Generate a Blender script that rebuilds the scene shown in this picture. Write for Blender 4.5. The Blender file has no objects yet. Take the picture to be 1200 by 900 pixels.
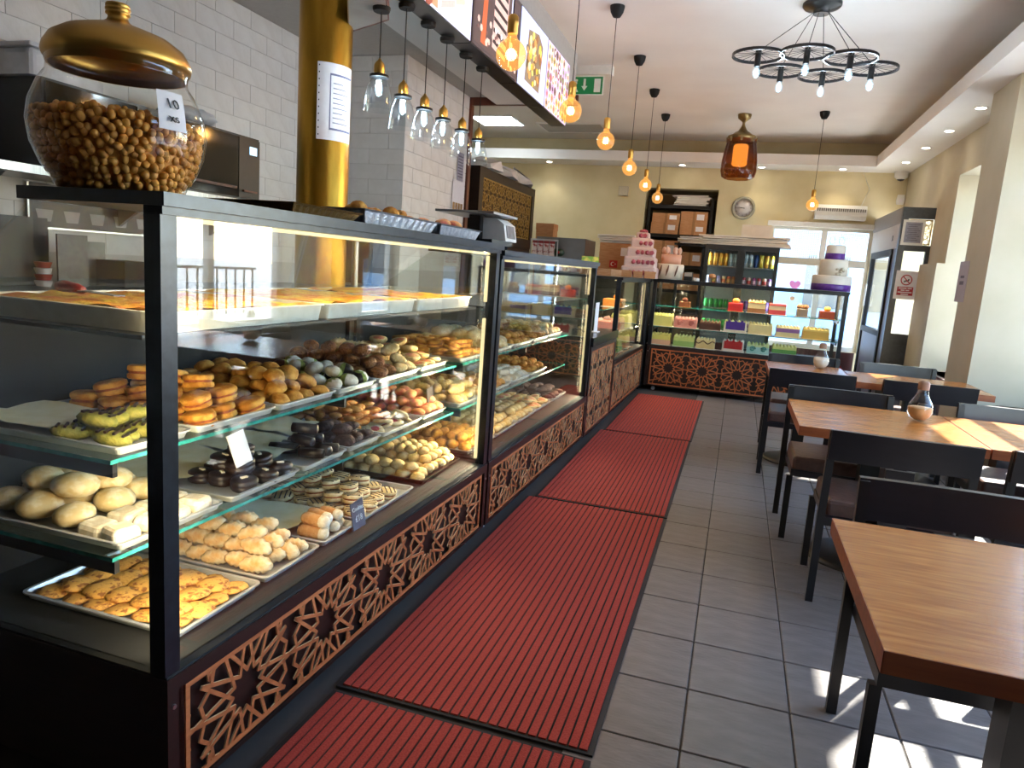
import bpy, math, random
from mathutils import Vector, Matrix
random.seed(7)
S = bpy.context.scene
COL = S.collection
PI = math.pi
# ---------------------------------------------------------------- camera
FPX, CX, CY, CAMH = 827.0, 600.0, 450.0, 1.40
d = Vector((268, -119, FPX)).normalized()
v = Vector((-354, 4950, FPX))
v = (v - v.dot(d) * d).normalized()
AX, AY, AZ = d.cross(-v), d, -v            # world axes written in camera space (right, down, forward)
R3 = Matrix((AX, AY, AZ))
CAM = Vector((0, 0, CAMH))
cam = bpy.data.objects.new('camera', bpy.data.cameras.new('camera'))
COL.objects.link(cam)
cam.data.lens = FPX / 1200 * 36; cam.data.sensor_width = 36; cam.data.sensor_fit = 'HORIZONTAL'
cam.data.clip_start = 0.02
M4 = Matrix(((R3[0][0], -R3[0][1], -R3[0][2], 0), (R3[1][0], -R3[1][1], -R3[1][2], 0), (R3[2][0], -R3[2][1], -R3[2][2], CAMH), (0, 0, 0, 1)))
cam.matrix_world = M4
S.camera = cam

def at(px, py, X=None, Y=None, Z=None):
    """measured point of the room seen at a place of the photograph, on a known plane"""
    r = R3 @ Vector((px - CX, py - CY, FPX))
    t = X / r.x if X is not None else (Y / r.y if Y is not None else (Z - CAMH) / r.z)
    return CAM + t * r
# ---------------------------------------------------------------- light
W = bpy.data.worlds.new('sky'); S.world = W; W.use_nodes = True
wn = W.node_tree.nodes; wl = W.node_tree.links
sky = wn.new('ShaderNodeTexSky'); sky.sky_type = 'NISHITA'; sky.sun_disc = False
SUN_AZ = math.atan2(0.55, 0.84); SUN_EL = math.radians(36)
sky.sun_elevation = SUN_EL; sky.sun_rotation = SUN_AZ; sky.air_density = 1.0; sky.dust_density = .3; sky.ozone_density = 1.6
bgn = wn['Background']; bgn.inputs['Strength'].default_value = 0.95
wl.new(sky.outputs[0], bgn.inputs['Color'])
sl = bpy.data.lights.new('sun', 'SUN'); sl.energy = 16.0; sl.angle = 0.009; sl.color = (1, .95, .87)
so = bpy.data.objects.new('sun', sl); COL.objects.link(so)
sd = Vector((math.sin(SUN_AZ) * math.cos(SUN_EL), math.cos(SUN_AZ) * math.cos(SUN_EL), math.sin(SUN_EL)))
so.rotation_euler = sd.to_track_quat('Z', 'Y').to_euler(); so.location = sd * 20
S.view_settings.view_transform = 'Standard'; S.view_settings.look = 'None'; S.view_settings.gamma = 1
S.view_settings.use_curve_mapping = False
S.view_settings.exposure = 1.5
cy = S.cycles
cy.use_denoising = True; cy.max_bounces = 9; cy.diffuse_bounces = 5; cy.glossy_bounces = 4; cy.transmission_bounces = 6
cy.transparent_max_bounces = 28; cy.sample_clamp_indirect = 6; cy.caustics_reflective = False; cy.caustics_refractive = False
cy.blur_glossy = 0.5

# ---------------------------------------------------------------- materials
MATS = {}
def hexc(c):
    if isinstance(c, str):
        c = c.lstrip('#'); c = [int(c[i:i + 2], 16) / 255 for i in (0, 2, 4)]
        c = [x / 12.92 if x <= .04045 else ((x + .055) / 1.055) ** 2.4 for x in c]
    return (c[0], c[1], c[2], 1)
def mat(name, c, c2=None, rough=.5, metal=0, scale=30, stretch=(1, 1, 1), lo=.35, hi=.65, bump=0, bscale=None, emit=0, rnd=0, spec=.5, coat=0, sss=0, detail=4):
    if name in MATS: return MATS[name]
    m = bpy.data.materials.new(name); m.use_nodes = True; MATS[name] = m
    n = m.node_tree.nodes; l = m.node_tree.links; b = n['Principled BSDF']
    c = hexc(c)
    b.inputs['Base Color'].default_value = c; b.inputs['Roughness'].default_value = rough; b.inputs['Metallic'].default_value = metal
    b.inputs['Specular IOR Level'].default_value = spec; b.inputs['Coat Weight'].default_value = coat
    tc = n.new('ShaderNodeTexCoord'); mp = n.new('ShaderNodeMapping'); mp.inputs['Scale'].default_value = stretch
    l.new(tc.outputs['Object'], mp.inputs['Vector'])
    out = None
    ns = n.new('ShaderNodeTexNoise'); ns.inputs['Scale'].default_value = scale; ns.inputs['Detail'].default_value = detail
    l.new(mp.outputs[0], ns.inputs['Vector'])
    rp = n.new('ShaderNodeValToRGB'); rp.color_ramp.elements[0].position = lo; rp.color_ramp.elements[1].position = hi
    rp.color_ramp.elements[0].color = c
    rp.color_ramp.elements[1].color = hexc(c2) if c2 else tuple(min(1, x * 1.06) for x in c[:3]) + (1,)
    l.new(ns.outputs['Fac'], rp.inputs['Fac']); out = rp.outputs['Color']
    if rnd:
        oi = n.new('ShaderNodeObjectInfo'); mr = n.new('ShaderNodeMapRange')
        mr.inputs['To Min'].default_value = 1 - rnd; mr.inputs['To Max'].default_value = 1 + rnd
        l.new(oi.outputs['Random'], mr.inputs['Value'])
        hs = n.new('ShaderNodeHueSaturation'); l.new(out, hs.inputs['Color']); l.new(mr.outputs[0], hs.inputs['Value']); out = hs.outputs['Color']
    l.new(out, b.inputs['Base Color'])
    if bump:
        bp = n.new('ShaderNodeBump'); bp.inputs['Strength'].default_value = bump; bp.inputs['Distance'].default_value = .01
        n2 = n.new('ShaderNodeTexNoise'); n2.inputs['Scale'].default_value = bscale or scale * 2; n2.inputs['Detail'].default_value = 3
        l.new(mp.outputs[0], n2.inputs['Vector']); l.new(n2.outputs['Fac'], bp.inputs['Height']); l.new(bp.outputs[0], b.inputs['Normal'])
    if emit:
        l.new(out, b.inputs['Emission Color']); b.inputs['Emission Strength'].default_value = emit
    return m
def glass(name, tint=(1, 1, 1), ior=1.45, rough=0.0):
    m = bpy.data.materials.new(name); m.use_nodes = True; MATS[name] = m
    n = m.node_tree.nodes; l = m.node_tree.links; n.remove(n['Principled BSDF'])
    t = n.new('ShaderNodeBsdfTransparent'); t.inputs[0].default_value = hexc(tint)
    g = n.new('ShaderNodeBsdfGlossy'); g.inputs['Roughness'].default_value = rough
    f = n.new('ShaderNodeFresnel'); ge = n.new('ShaderNodeNewGeometry'); mr = n.new('ShaderNodeMapRange')   # same reflectance on both faces of a thin sheet
    mr.inputs['To Min'].default_value = ior; mr.inputs['To Max'].default_value = 1 / ior
    l.new(ge.outputs['Backfacing'], mr.inputs['Value']); l.new(mr.outputs[0], f.inputs[0])
    x = n.new('ShaderNodeMixShader'); l.new(f.outputs[0], x.inputs[0]); l.new(t.outputs[0], x.inputs[1]); l.new(g.outputs[0], x.inputs[2])
    l.new(x.outputs[0], n['Material Output'].inputs[0]); return m
def glow(m, c, s):
    """a lit bulb's glass: the thin glass plus a little light of its own"""
    n = m.node_tree.nodes; l = m.node_tree.links; x = [q for q in n if q.type == 'MIX_SHADER'][0]
    e = n.new('ShaderNodeEmission'); e.inputs[0].default_value = hexc(c); e.inputs[1].default_value = s
    a = n.new('ShaderNodeAddShader'); l.new(x.outputs[0], a.inputs[0]); l.new(e.outputs[0], a.inputs[1]); l.new(a.outputs[0], n['Material Output'].inputs[0]); return m
def emis(name, c, s):
    m = bpy.data.materials.new(name); m.use_nodes = True; MATS[name] = m
    n = m.node_tree.nodes; l = m.node_tree.links; n.remove(n['Principled BSDF'])
    e = n.new('ShaderNodeEmission'); e.inputs[0].default_value = hexc(c); e.inputs[1].default_value = s
    l.new(e.outputs[0], n['Material Output'].inputs[0]); return m

# ---------------------------------------------------------------- mesh helpers
class MB:
    def __init__(s): s.v = []; s.f = []; s.m = []; s.sm = []
    def add(s, vs, fs, m=0, sm=False):
        b = len(s.v); s.v += [tuple(p) for p in vs]
        for f in fs: s.f.append(tuple(b + i for i in f)); s.m.append(m); s.sm.append(sm)
        return s
    def box(s, x0, x1, y0, y1, z0, z1, m=0):
        return s.add([(x0, y0, z0), (x1, y0, z0), (x1, y1, z0), (x0, y1, z0), (x0, y0, z1), (x1, y0, z1), (x1, y1, z1), (x0, y1, z1)],
                     [(0, 3, 2, 1), (4, 5, 6, 7), (0, 1, 5, 4), (1, 2, 6, 5), (2, 3, 7, 6), (3, 0, 4, 7)], m)
    def bbox(s, x0, x1, y0, y1, z0, z1, r, m=0):
        """box with its four upright edges and top edge rounded off"""
        k = 3; pts = []
        for cx, cy, a0 in ((x1 - r, y1 - r, 0), (x0 + r, y1 - r, PI / 2), (x0 + r, y0 + r, PI), (x1 - r, y0 + r, 1.5 * PI)):
            for i in range(k + 1): pts.append((cx, cy, a0 + PI / 2 * i / k))
        rings = []
        for rr, z in ((r, z0), (r, z1 - r), (r * .7, z1 - r * .3), (r * .2, z1)):
            rings.append([(cx + rr * math.cos(a), cy + rr * math.sin(a), z) for cx, cy, a in pts])
        n = len(pts); vs = [p for q in rings for p in q]; fs = []
        for j in range(3):
            for i in range(n): fs.append((j * n + i, j * n + (i + 1) % n, (j + 1) * n + (i + 1) % n, (j + 1) * n + i))
        fs.append(tuple(range(3 * n, 4 * n))); fs.append(tuple(range(n - 1, -1, -1)))
        return s.add(vs, fs, m, False)
    def cyl(s, p0, p1, r0, r1=None, n=12, m=0, caps=True, sm=True):
        p0 = Vector(p0); p1 = Vector(p1); r1 = r0 if r1 is None else r1
        ax = (p1 - p0).normalized(); a = ax.orthogonal().normalized(); b = ax.cross(a)
        vs = [p + (a * math.cos(2 * PI * i / n) + b * math.sin(2 * PI * i / n)) * r for p, r in ((p0, r0), (p1, r1)) for i in range(n)]
        s.add(vs, [(i, (i + 1) % n, n + (i + 1) % n, n + i) for i in range(n)], m, sm)
        if caps: s.add(vs, [tuple(range(n - 1, -1, -1)), tuple(range(n, 2 * n))], m)
        return s
    def lathe(s, prof, n=20, c=(0, 0, 0), m=0, sm=True, fn=None):
        vs = []
        for r, z in prof:
            for i in range(n):
                a = 2 * PI * i / n; q = r * (fn(a, r, z) if fn else 1)
                vs.append((c[0] + q * math.cos(a), c[1] + q * math.sin(a), c[2] + z))
        k = len(prof); fs = [(j * n + i, j * n + (i + 1) % n, (j + 1) * n + (i + 1) % n, (j + 1) * n + i) for j in range(k - 1) for i in range(n)]
        s.add(vs, fs, m, sm)
        if prof[0][0] > 1e-6: s.add(vs[:n], [tuple(range(n - 1, -1, -1))], m)
        if prof[-1][0] > 1e-6: s.add(vs[-n:], [tuple(range(n))], m)
        return s
    def shell(s, prof, n=24, c=(0, 0, 0), m=0):
        vs = [(c[0] + r * math.cos(2 * PI * i / n), c[1] + r * math.sin(2 * PI * i / n), c[2] + z) for r, z in prof for i in range(n)]
        k = len(prof)
        return s.add(vs, [(j * n + i, j * n + (i + 1) % n, (j + 1) * n + (i + 1) % n, (j + 1) * n + i) for j in range(k - 1) for i in range(n)], m, True)
    def tube(s, pts, r, n=6, m=0, rad=None):
        pts = [Vector(p) for p in pts]; vs = []
        up = Vector((0, 0, 1))
        for i, p in enumerate(pts):
            t = (pts[min(i + 1, len(pts) - 1)] - pts[max(i - 1, 0)]).normalized()
            a = t.cross(up)
            if a.length < .05: a = t.cross(Vector((1, 0, 0)))
            a.normalize(); b = a.cross(t); q = rad[i] if rad else r
            vs += [p + (a * math.cos(2 * PI * j / n) + b * math.sin(2 * PI * j / n)) * q for j in range(n)]
        k = len(pts)
        s.add(vs, [(j * n + i, j * n + (i + 1) % n, (j + 1) * n + (i + 1) % n, (j + 1) * n + i) for j in range(k - 1) for i in range(n)] + [tuple(range(n - 1, -1, -1)), tuple(range((k - 1) * n, k * n))], m, True)
        return s
    def ell(s, c, r, nu=10, nv=6, m=0, fn=None):
        vs = []
        for j in range(nv + 1):
            p = -PI / 2 + PI * j / nv
            for i in range(nu):
                a = 2 * PI * i / nu; q = fn(a, p) if fn else 1
                vs.append((c[0] + r[0] * q * math.cos(p) * math.cos(a), c[1] + r[1] * q * math.cos(p) * math.sin(a), c[2] + r[2] * q * math.sin(p)))
        return s.add(vs, [(j * nu + i, j * nu + (i + 1) % nu, (j + 1) * nu + (i + 1) % nu, (j + 1) * nu + i) for j in range(nv) for i in range(nu)], m, True)
    def prism(s, poly, a, b, axis='z', m=0):
        """polygon extruded along an axis; poly given in the two other axes (x,y) / (y,z) / (x,z)"""
        n = len(poly)
        def P(p, t): return (p[0], p[1], t) if axis == 'z' else ((t, p[0], p[1]) if axis == 'x' else (p[0], t, p[1]))
        vs = [P(p, a) for p in poly] + [P(p, b) for p in poly]
        return s.add(vs, [tuple(range(n - 1, -1, -1)), tuple(range(n, 2 * n))] + [(i, (i + 1) % n, n + (i + 1) % n, n + i) for i in range(n)], m)
    def mesh(s, name, mats):
        me = bpy.data.meshes.new(name); me.from_pydata(s.v, [], s.f)
        for x in (mats if isinstance(mats, (list, tuple)) else [mats]): me.materials.append(x)
        me.polygons.foreach_set('material_index', s.m); me.polygons.foreach_set('use_smooth', s.sm)
        me.validate(); me.update(); return me
    def obj(s, name, mats, parent=None, loc=(0, 0, 0), rot=(0, 0, 0)):
        return link(name, s.mesh(name, mats), parent, loc, rot)
def link(name, me, parent=None, loc=(0, 0, 0), rot=(0, 0, 0), scale=None):
    o = bpy.data.objects.new(name, me); COL.objects.link(o); o.parent = parent
    o.location = loc; o.rotation_euler = rot
    if scale: o.scale = scale
    return o
def tag(o, label, cat, group=None, kind=None):
    o['label'] = label; o['category'] = cat
    if group: o['group'] = group
    if kind: o['kind'] = kind
    return o
def thing(name, label, cat, loc=(0, 0, 0), rz=0, group=None):
    o = bpy.data.objects.new(name, None); COL.objects.link(o); o.location = loc; o.rotation_euler = (0, 0, rz); o.empty_display_size = .05
    return tag(o, label, cat, group)
def struct(o, label=None):
    o['kind'] = 'structure'
    if label: o['label'] = label
    return o
def dup(root, loc, rz=None, label=None, group=None):
    r = root.copy(); COL.objects.link(r); r.location = loc
    if rz is not None: r.rotation_euler = (0, 0, rz)
    if label: r['label'] = label
    if group: r['group'] = group
    for ch in list(root.children):
        c = ch.copy(); COL.objects.link(c); c.parent = r
        for g in list(ch.children):
            e = g.copy(); COL.objects.link(e); e.parent = c
    return r
def text(name, s, size, m, parent, loc, rot, align='CENTER', ext=.0006):
    cu = bpy.data.curves.new(name, 'FONT'); cu.body = s; cu.size = size; cu.align_x = align; cu.align_y = 'CENTER'; cu.extrude = ext; cu.resolution_u = 2
    t = bpy.data.objects.new(name, cu); COL.objects.link(t)
    me = bpy.data.meshes.new_from_object(t); bpy.data.objects.remove(t)
    me.materials.clear(); me.materials.append(m)
    return link(name, me, parent, loc, rot)
def lamp(name, loc, energy, color, r=.03, parent=None, spot=None, rot=(0, 0, 0)):
    L = bpy.data.lights.new(name, 'SPOT' if spot else 'POINT'); L.energy = energy; L.color = color; L.shadow_soft_size = r
    if spot: L.spot_size = math.radians(spot); L.spot_blend = .6
    o = bpy.data.objects.new(name, L); COL.objects.link(o); o.location = loc; o.rotation_euler = rot; o.parent = parent
    return o

def strip_light(name, loc, sx, sy, energy, parent, aim):
    """the light a strip gives off: a long thin area lamp set on the strip, shining into the case"""
    L = bpy.data.lights.new(name, 'AREA'); L.shape = 'RECTANGLE'; L.size = sx; L.size_y = sy; L.energy = energy; L.color = (1, .80, .50)
    o = bpy.data.objects.new(name, L); COL.objects.link(o); o.parent = parent; o.location = loc
    z = -Vector(aim).normalized(); y = Vector((0, 1, 0)) if abs(z.z) > .3 else Vector((0, 0, 1))
    x = y.cross(z).normalized(); y = z.cross(x)
    o.rotation_euler = Matrix((x, y, z)).transposed().to_euler(); return o
# shared materials
GL = glass('clear_glass', (.97, .985, .975), 1.5)
GLs = glass('shelf_glass', (.86, .95, .92), 1.45)
GLw = glass('window_glass', (.96, .98, .98), 1.4)
GLedge = mat('glass_edge', '#1f6f69', '#3c9a90', rough=.15, spec=.8)
M_wallcream = mat('cream_paint', '#cbbd93', '#d3c69f', rough=.7, scale=3, bump=.05, bscale=60)
M_wallR = mat('warm_white_paint', '#b3a98f', '#bab098', rough=.7, scale=3, bump=.05, bscale=60)
M_ceil = mat('ceiling_paint', '#dedad5', '#e3e0db', rough=.8, scale=2)
M_brick = mat('white_painted_brick', '#d4d0ca', '#dcd9d4', rough=.45, scale=9, bump=.15, bscale=40, rnd=.02)
M_mortar = mat('pale_mortar', '#bfbab3', rough=.9)
M_black = mat('black_metal', '#0d0d0e', '#151516', rough=.35, spec=.5)
M_blackm = mat('matt_black', '#070708', rough=.75)
M_alu = mat('dark_aluminium', '#23262b', '#2b2f36', rough=.3, metal=.6)
M_brown = mat('dark_brown_laminate', '#1d120f', '#271914', rough=.35, scale=6, stretch=(1, 1, 8))
M_lat = mat('lattice_veneer', '#a65a30', '#c0703f', rough=.5, scale=5, stretch=(4, 1, 12))
M_latedge = mat('lattice_cut_edge', '#cfae80', rough=.7)
M_steel = mat('brushed_steel', '#9b9da0', '#b4b6b8', rough=.28, metal=.95, scale=4, stretch=(1, 30, 1))
M_alfoil = mat('aluminium_foil', '#b9c0cc', '#d6dbe3', rough=.3, metal=.9, scale=60, bump=.3)
M_brass = mat('brass', '#b98d45', '#cba052', rough=.33, metal=1, scale=5)
M_white = mat('white_plastic', '#dcdad4', rough=.4)
M_paper = mat('white_paper', '#dcd8da', rough=.85)
M_card = mat('cardboard', '#a9794f', '#b68660', rough=.9, scale=12, stretch=(1, 1, 6))
M_cardw = mat('white_cardboard', '#cfc8bf', '#d8d2ca', rough=.85, scale=8)
M_parch = mat('parchment', '#e6d9ac', '#efe6c6', rough=.7, scale=14, bump=.2, bscale=25)
M_ink = mat('dark_ink', '#1a1a1c', rough=.6)
M_led = emis('warm_led', (1, .80, .42), .60)
M_ledv = M_led
M_ledw = emis('cool_led', (.75, .92, 1), 14)
# ================================================================ the setting
ZS, ZC, YB, XR = 3.05, 3.44, 11.3, 2.04
def sbox(name, m, *boxes, parent=None):
    b = MB()
    for q in boxes: b.box(*q)
    o = b.obj(name, m, parent)
    return struct(o) if parent is None else o
# floor: grout bed and single tiles
M_grout = mat('grout', '#3b3735', rough=.9)
M_tile = mat('grey_stone_tile', '#645e5b', '#736d6a', rough=.33, scale=7, stretch=(1, 3, 1), bump=.12, bscale=30, rnd=.05)
floor = sbox('floor', M_grout, (-4.7, 2.6, -1.7, 11.6, -.06, -.004))
tm = MB().bbox(-.1632, .1632, -.1672, .1672, -.005, 0, .004).mesh('floor_tile', M_tile)
for i in range(8):
    for j in range(-6, 26):
        if not (i == 0 and j > 20):
            link('tile', tm, floor, (-.01 - .332 + .166 + .332 * i, 2.35 + .17 + .34 * j, 0))
# ceilings
sbox('ceiling', M_ceil, (-4.7, 2.6, -1.7, 11.6, ZC, ZC + .06))
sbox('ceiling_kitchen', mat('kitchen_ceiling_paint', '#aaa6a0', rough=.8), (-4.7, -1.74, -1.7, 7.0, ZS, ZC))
sbox('ceiling_bulkhead', M_ceil, (-2.53, -1.74, -1.7, 7.0, ZS - .07, ZS - .002))
M_wood = mat('red_brown_wood', '#4e2519', '#6a3524', rough=.45, scale=5, stretch=(6, 6, 1))
sbox('trim_1', M_wood, (-2.84, -1.70, 6.99, 7.03, ZS - .075, ZS + .02))
sbox('trim_2', M_wood, (-2.86, -2.79, 6.98, 7.05, 0, ZS - .076))
sbox('ceiling_soffit', M_ceil, (-4.7, XR, 10.80, YB, ZS, ZS + .025), (-4.7, 1.55, 10.77, 10.80, ZS, 3.19), (1.57, XR, -1.7, 10.80, ZS, ZS + .025), (1.54, 1.57, -1.7, 10.80, ZS, 3.19))
# walls
wb = sbox('wall_back', M_wallcream, (-4.7, -1.55, YB, YB + .3, 0, ZC), (-1.55, -.47, YB, YB + .3, 2.74, ZC), (-.47, .34, YB, YB + .3, 0, ZC),
          (.34, 1.72, YB, YB + .3, 2.29, ZC), (.34, 1.72, YB, YB + .3, 0, .50), (1.72, 2.6, YB, YB + .3, 0, ZC))
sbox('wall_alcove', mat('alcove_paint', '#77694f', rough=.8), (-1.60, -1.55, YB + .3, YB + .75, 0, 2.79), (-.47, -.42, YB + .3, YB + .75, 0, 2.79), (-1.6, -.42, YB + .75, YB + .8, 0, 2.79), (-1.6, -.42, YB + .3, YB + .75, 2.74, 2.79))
sbox('wall_right', M_wallR, (XR, 2.5, -1.7, 1.0, 0, ZC), (XR, 2.5, 6.3, 7.05, 0, ZC), (XR, 2.5, 8.65, 9.42, 0, ZC), (XR, 2.5, 1.0, 6.3, 2.75, ZC), (XR, 2.5, 7.05, 8.65, 2.66, ZC),
     (XR, 2.5, 1.0, 6.3, 0, .60), (XR, 2.5, 7.05, 8.65, 0, .60), (XR, 2.5, 9.42, YB, 2.37, ZC))
sbox('wall_pier', M_wallR, (1.775, XR, 6.3, 6.92, 0, ZS))
sbox('wall_dado', M_wallR, (1.955, XR, 8.62, 9.38, 0, 1.75))
sbox('wall_front', mat('dark_shopfront', '#33261f', rough=.6), (-4.7, 2.6, -1.75, -1.7, 0, ZC))
sbox('wall_store', M_wallcream, (-4.75, -4.7, -1.7, YB, 0, ZC))
# white brick tiled walls behind the counter
wl_ = sbox('wall_left', M_mortar, (-3.7, -3.52, -1.7, 5.7, 0, ZS))
wk_ = sbox('wall_kitchen', M_mortar, (-3.52, -2.82, 5.58, 5.7, 0, ZS))
wi_ = sbox('wall_inner', M_mortar, (-3.0, -2.82, 5.7, 6.98, 0, ZS))
BH, BL = .125, .36
bk = {}
def brick(parent, axis, a, z, length):
    key = (axis, round(length, 2))
    if key not in bk:
        h = length / 2 - .002
        b = MB()
        if axis == 'y': b.box(-.02, .007, -h, h, -BH / 2 + .002, BH / 2 - .002)
        else: b.box(-h, h, -.007, .02, -BH / 2 + .002, BH / 2 - .002)
        bk[key] = b.mesh('wall_brick', M_brick)
    link('brick', bk[key], parent, a + (z,))
def course(parent, axis, fixed, t0, t1, z0, z1):
    k = 0; z = z1 - BH / 2
    while z > z0:
        t = t0 - (BL / 2 if k % 2 else 0)
        while t < t1 - .02:
            a, b = max(t, t0), min(t + BL, t1)
            if b - a > .03:
                c = (a + b) / 2
                brick(parent, axis, (fixed, c) if axis == 'y' else (c, fixed), z, b - a)
            t += BL
        z -= BH; k += 1
course(wl_, 'y', -3.52, 2.34, 5.58, 1.35, ZS)
course(wk_, 'x', 5.58, -3.5, -2.81, 1.35, ZS)
course(wi_, 'y', -2.82, 5.575, 6.98, 1.35, ZS)
# windows of the right wall, window frames painted white, dark red inner sill
M_dado = mat('dark_red_panelling', '#33140f', '#421b15', rough=.4, scale=5, stretch=(6, 6, 1))
sbox('trim_3', M_dado, (XR - .025, XR - .001, -1.7, 6.29, 0, .59), (XR - .025, XR - .001, 6.93, 8.61, 0, .59))
sbox('trim_4', M_dado, (.34, 1.69, YB - .025, YB - .001, 0, .50))
M_frame = mat('white_frame_paint', '#cfcdc6', rough=.45)
M_sill = mat('dark_red_sill', '#3a1511', '#4b1d17', rough=.35)
def side_window(name, y0, y1, z0, z1, mull, rail):
    w = bpy.data.objects.new(name, None); COL.objects.link(w); w.location = (2.42, y0, z0); struct(w)
    W_, H_ = y1 - y0, z1 - z0
    b = MB(); b.box(-.035, .035, 0, .07, 0, H_).box(-.035, .035, W_ - .07, W_, 0, H_).box(-.035, .035, .07, W_ - .07, 0, .09).box(-.035, .035, .07, W_ - .07, H_ - .07, H_)
    b.obj('window_frame', M_frame, w)
    edges = [.07] + [m - y0 for m in mull] + [W_ - .07]
    for m in mull: MB().box(-.03, .03, m - y0 - .04, m - y0 + .04, .09, H_ - .07).obj('mullion', M_frame, w)
    if rail: MB().box(-.028, .028, .07, W_ - .07, rail - z0 - .035, rail - z0 + .035).obj('transom_bar', M_frame, w)
    for a, c in zip(edges[:-1], edges[1:]):
        MB().box(-.004, .004, a, c, .09, H_ - .07).obj('pane', GLw, w)
    MB().box(-.42, .0, -.02, W_ + .02, -.045, 0).obj('window_sill', M_sill, w)
side_window('window_2', 7.05, 8.65, .60, 2.66, [7.85], 2.15)
side_window('window_3', 1.0, 6.3, .60, 2.75, [2.65, 4.0, 5.3], 2.2)
# back window with grid blinds
w1 = bpy.data.objects.new('window_1', None); COL.objects.link(w1); w1.location = (.34, YB + .1, .80); struct(w1)
b = MB(); b.box(0, .05, -.03, .03, -.30, 1.49).box(1.33, 1.38, -.03, .03, -.30, 1.49).box(.05, 1.33, -.03, .03, -.30, -.23).box(.05, 1.33, -.03, .03, 1.42, 1.49); b.obj('window_frame', M_frame, w1)
MB().box(.70, .78, -.03, .03, -.23, 1.42).obj('mullion', M_frame, w1)
MB().box(.05, 1.33, -.035, .03, .92, 1.02).obj('transom_bar', mat('beige_bar', '#b3a894', rough=.6), w1)
for a, c in ((.05, .70), (.78, 1.33)):
    MB().box(a, c, .008, .014, -.23, .92).obj('pane', GLw, w1); MB().box(a, c, .008, .014, 1.02, 1.42).obj('pane', GLw, w1)
M_net = mat('white_net', '#d3dbe0', rough=.9)
for a, c in ((.07, .68), (.80, 1.31)):
    g = MB(); n = int((c - a) / .028)
    for i in range(n + 1): x = a + (c - a) * i / n; g.box(x - .003, x + .003, -.012, -.008, 1.02, 1.41)
    for i in range(15): z = 1.03 + .026 * i; g.box(a, c, -.012, -.008, z - .003, z + .003)
    g.obj('grid_blind', M_net, w1)
MB().box(-.06, 1.44, -.16, -.10, 1.46, 1.53).obj('blind_box', M_white, w1)
# stickers on the back window
M_pink = mat('pink_film', '#e48cc6', rough=.5); M_cyan = mat('cyan_film', '#6fc2dd', rough=.5); M_or = mat('orange_film', '#efb98a', rough=.5)
h = MB(); pts = [(.5 * math.sin(t) ** 3 * .16, (.8125 * math.cos(t) - .3125 * math.cos(2 * t) - .125 * math.cos(3 * t) - .0625 * math.cos(4 * t)) * .09) for t in [2 * PI * i / 24 for i in range(24)]]
h.prism([(.43 + x, .62 + z) for x, z in pts][::-1], .0, .004, 'y'); h.obj('sticker', M_pink, w1)
MB().cyl((.42, 0, .42), (.42, .004, .42), .035, n=14).obj('sticker', M_or, w1)
MB().box(.06, .14, 0, .004, .66, .86).obj('sticker', M_cyan, w1); MB().box(.06, .10, 0, .004, .2, .64).obj('sticker', M_pink, w1)
# entrance lobby in the back corner: dark grey glazed joinery
M_join = mat('grey_joinery_paint', '#3a3c40', '#43464b', rough=.4)
M_plum = mat('plum_panel', '#4b4148', rough=.5)
d1 = bpy.data.objects.new('door_1', None); COL.objects.link(d1); d1.location = (1.70, 9.40, 0); struct(d1)
MB().box(0, .07, 0, .07, 0, 2.40).obj('corner_post', M_join, d1)
MB().box(.07, .34, .0, .06, 2.27, 2.40).obj('top_rail', M_join, d1)
MB().box(.07, .34, .0, .06, 1.90, 1.97).obj('transom_rail', M_join, d1)
MB().box(.07, .34, .0, .06, .84, .93).obj('middle_rail', M_join, d1)
MB().box(.30, .34, .0, .06, .93, 1.90).obj('side_stile', M_join, d1)
MB().box(.07, .30, .025, .033, .93, 1.90).obj('pane', GLw, d1)
MB().box(.07, .34, .03, .05, 0, .84).box(.07, .34, 0, .03, .50, .58).box(.07, .11, 0, .03, .0, .84).box(.30, .34, 0, .03, 0, .84).obj('lower_panel', M_join, d1)
MB().box(0, .05, .07, 1.9, 2.22, 2.40).obj('cornice', mat('cornice_grey', '#7d7a78', rough=.5), d1)
MB().box(.01, .05, .07, 1.9, 1.93, 2.22).obj('fascia', mat('fascia_beige', '#a79e94', rough=.6), d1)
MB().box(-.01, .05, .30, .38, .0, 1.93).box(-.01, .05, 1.62, 1.70, .0, 1.93).box(-.01, .05, .38, 1.62, 1.85, 1.93).box(-.01, .05, .38, 1.62, .86, .93).obj('door_frame', M_blackm, d1)
MB().box(.015, .022, .38, 1.62, .93, 1.85).obj('pane', GLw, d1)
MB().box(.01, .04, .38, 1.62, 0, .86).box(.01, .05, .07, .30, 0, 1.93).obj('kick_panel', M_plum, d1)
MB().cyl((-.03, 1.58, 1.2), (-.03, 1.58, 1.5), .012, n=8).obj('handle', M_steel, d1)
text('lettering', '50', .10, M_ink, d1, (.005, .42, 2.06), (PI / 2, 0, -PI / 2))
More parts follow.
